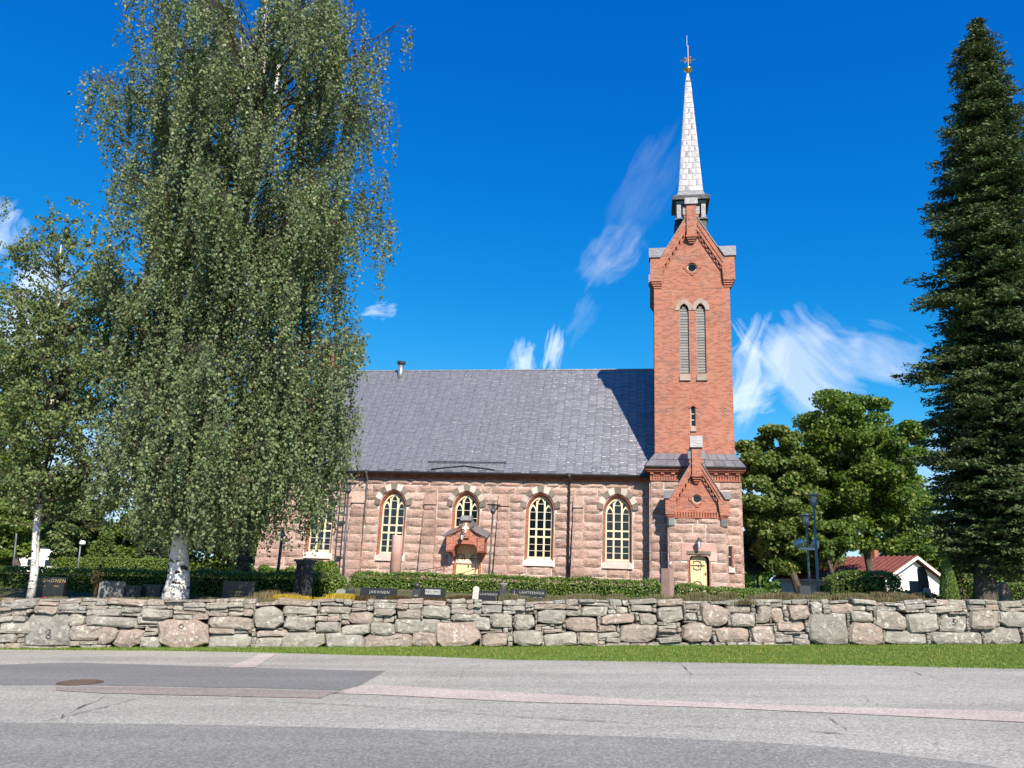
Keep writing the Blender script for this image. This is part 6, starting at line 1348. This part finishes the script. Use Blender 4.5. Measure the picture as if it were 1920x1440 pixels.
jag('grave_obelisk', 'small pale grey stub obelisk beside the black prism', 1731, 1745, 1102, 25.6, 'grave_grey', .16, [(-.5, 0), (.5, 0), (.38, .6), (.3, .96), (-.1, 1), (-.35, .95)])
jag('pointed_stone', 'pointed brown gravestone at the right under the spruce', 1872, 1891, 1091, 26.4, 'grave_brown', .2, [(-.5, 0), (.5, 0), (.42, .55), (.15, .92), (-.2, 1), (-.4, .85)])

# ---- lamp posts
def lamp_post(label, px, base_y, top_y, Y, mat, glass='lantern_glass', r0=.05, lean=0., disc=.33):
    b, t = at(px, base_y, Y), at(px, top_y, Y); x = at(px, base_y, Y)[0]; g = gz(x, Y); H = t[2]-g; L_ = empty('lamp_post', (x, Y, g)); tag(L_, label, 'lamp post', 'churchyard lamp posts')
    L_.rotation_euler = (0, lean, 0)
    MB().tube([(0, 0, -.2), (0, 0, 1.), (0, 0, H-.5)], [r0*1.2, r0*1.1, r0*.85], 10).build('pole', mat, L_, True)
    MB().lathe([(.05, H-.52), (.10, H-.47), (.14, H-.38), (.14, H-.34)], n=14).build('cup', mat, L_, True)
    MB().lathe([(.105, H-.34), (.105, H-.02)], n=14).build('glass_cylinder', glass, L_, True); MB().lathe([(.115, H-.02), (.115, H+.03), (.04, H+.05)], n=14).build('cap', 'flood_grey' if 'blue' in mat else mat, L_)
    MB().lathe([(.13, H-.05), (disc, H-.035), (disc, H-.015), (.13, H-.02)], n=24).build('disc_shade', mat, L_)
    for k in range(4): a = rad(45+90*k); MB().tube([(.12*math.cos(a), .12*math.sin(a), H-.38), (disc*.9*math.cos(a), disc*.9*math.sin(a), H-.03)], .012, 5).build('strut', mat, L_)
    return L_, H
lamp_post('black lamp post with flat disc shade between the first two church windows', 645, 1065, 905, 38., 'pole_dark', lean=rad(-1.5), disc=.43)
lamp_post('dark lamp post with disc shade right of the side porch', 916, 1080, 945, 42.5, 'pole_dark', lean=rad(1.2), disc=.40)
lamp_post('tall blue grey lamp post right of the tower', 1535, 1118, 928, 33., 'pole_blue', r0=.05)
L4, H4 = lamp_post('shorter blue grey lamp post carrying two floodlights', 1519, 1118, 966, 36.5, 'pole_blue', r0=.044)
zf = at(1516, 1031, 36.5)[2]-L4.location.z
MB().hexa([(-.36, -.05, zf), (.36, -.05, zf), (.36, .05, zf), (-.36, .05, zf)], [(-.36, -.05, zf+.10), (.36, -.05, zf+.10), (.36, .05, zf+.10), (-.36, .05, zf+.10)]).build('crossbar', 'flood_grey', L4)
for s in (-1, 1):
    c = np.array([s*.36-.02, -.02, zf+.28]); d = unit(np.array([-.45 if s < 0 else .15, .55, -.35])); mb = MB(); mb.tube([c-d*.2, c-d*.12, c+d*.10, c+d*.2], [.10, .14, .17, .18], 14); fo = mb.build('floodlight', 'flood_grey', L4, True)
    MB().tube([c+d*.2, c+d*.215], [.165, .165], 14).build('floodlight_lens', 'glass', fo); MB().tube([(s*.36, -.0, zf+.1), (s*.36, .0, zf+.24)], .02, 6).build('bracket', 'iron', fo)
# thin poles
def thin_pole(name, label, px0, y0, px1, y1, Y, mat, cat, r=.03):
    a, b = at(px0, y0, Y), at(px1, y1, Y); g = gz(a[0], Y); o = empty(name, (a[0], Y, g)); tag(o, label, cat); MB().tube([(0, 0, -.1), (b[0]-a[0], 0, b[2]-g)], r, 8).build('pole', mat, o, True); return o, (b[0]-a[0], 0, b[2]-g)
o, t = thin_pole('sign_post', 'dark post with a round blue sign under the birch crown', 519, 1085, 530, 995, 33., 'pole_dark', 'sign', .06)
Mat('sign_blue', (.02, .10, .42), .5); mb = MB(); mb.lathe([(.12, 0), (.12, .02)], n=20); s_ = mb.build('sign_disc', 'sign_blue', o); s_.location = (t[0]+.02, -.06, t[2]-.14); s_.rotation_euler = (math.pi/2, 0, 0)
o, t = thin_pole('lamp_pole', 'thin grey pole with white lamp head behind the left hedge', 148, 1060, 152, 1012, 40., 'pole_blue', 'lamp post', .035); MB().lathe([(.05, 0), (.16, .05), (.12, .18), (.02, .22)], (t[0]+.1, 0, t[2]-.25), 12).build('lamp_head', 'white_paint', o, True)
thin_pole('lamp_pole', 'thin grey pole in the dark trees at the far left', 25, 1070, 31, 1000, 38., 'pole_blue', 'pole', .035)
thin_pole('lamp_pole', 'thin pale blue pole right of the tall dark slab', 1869, 1128, 1866, 1070, 30., 'pole_blue', 'pole', .03)
mk = at(1201, 1094, 40.); o = MB().lathe([(.04, 0), (.04, .62), (.02, .66)], n=8).build('marker_post', 'white_paint', None, True); o.location = (mk[0], 40., gz(mk[0], 40.)+.0); tag(o, 'small white marker post before the wall by the tower corner', 'post')

# ---- white house with red tiled roof
hA = at(1657, 1110, 60.); hB = at(1530, 1110, 65.2); hC = at(1770, 1110, 63.6); g = 1.3
ax_ = np.array([hC[0]-hA[0], 63.6-60.]); gw_ = np.linalg.norm(ax_); ang = math.atan2(ax_[1], ax_[0])
hs_ = empty('white_house', (hA[0], 60., g), ang); tag(hs_, 'low white plastered house with red tiled roof behind the trees', 'house')
LH, EV, RG = 9.5, 1.95, 3.6
MB().prism([(0, 0), (gw_, 0), (gw_, EV), (gw_/2, RG-.15), (0, EV)], 0, LH).build('wall', 'plaster', hs_)
for s in (0, 1):
    x0, x1, = (-.45, gw_/2) if s == 0 else (gw_+.45, gw_/2); sl_ = (RG-EV)/(gw_/2); z0 = EV-.45*sl_
    mb = MB(); A_ = [(x0, -.45, z0), (x1, -.45, RG), (x1, LH+.4, RG), (x0, LH+.4, z0)]; A_ = A_ if s == 0 else A_[::-1]; mb.hexa(A_, [(x, y, z+.10) for x, y, z in A_]); fix(mb.build('roof_slope', 'tile_red', hs_))
    mb = MB(); n = 22
    for k in range(n):
        y = -.4+(LH+.7)*k/n; P0 = np.array([x0, y, z0+.12]); P1 = np.array([x1, y, RG+.12]); mb.tube([P0, P1], .07, 5)
    mb.build('tile_rolls', 'tile_red', hs_, kind='stuff')
    mb = MB(); P = [(x0, z0-.12), (x1, RG-.12), (x1, RG+.09), (x0, z0+.09)]; mb.prism(P if s == 0 else P[::-1], -.50, -.455).build('barge_board', 'white_paint', hs_)
    MB().box(x0-.03, x0+.05, -.4, LH+.3, z0-.1, z0+.02).build('fascia', 'white_paint', hs_)
MB().box(gw_/2-.25, gw_/2+.25, 3., 3.5, RG-.3, RG+.6).build('chimney', 'brick', hs_)
for (x, z0, z1) in ((2.1, .2, .8), (4.9, .2, .8)):
    w_ = empty('window', parent=hs_); MB().box(x-.45, x+.45, -.03, .02, z0, z1).build('frame', 'tile_red', w_); MB().box(x-.38, x+.38, -.04, -.03, z0+.07, z1-.07).build('pane', 'glass', w_)
for y in (2., 5.5): w_ = empty('window', parent=hs_); MB().box(-.03, .02, y-.5, y+.5, .6, 1.4).build('frame', 'white_paint', w_); MB().box(-.04, -.03, y-.43, y+.43, .67, 1.33).build('pane', 'glass', w_)
# ---- pale building at the far left
a, b = at(70, 1062, 62.), at(100, 1062, 62.); hl_ = empty('pale_building', (a[0]-4, 62., 1.2), rad(6)); tag(hl_, 'pale plastered building glimpsed behind the slim birch trunk', 'building'); Wd = b[0]-a[0]+4.6; Ht = at(85, 1026, 62.)[2]-1.2
MB().box(0, Wd, 0, 7, 0, Ht).build('wall', 'plaster', hl_)
MB().box(-.15, Wd+.15, -.15, 7.15, Ht, Ht+.12).build('roof', 'gutter_metal', hl_)
for k in range(4): x = .8+1.25*k; w_ = empty('window', parent=hl_); MB().box(x-.3, x+.3, -.03, .02, .55, 1.1).build('frame', 'white_paint', w_); MB().box(x-.25, x+.25, -.04, -.03, .6, 1.05).build('pane', 'glass', w_)
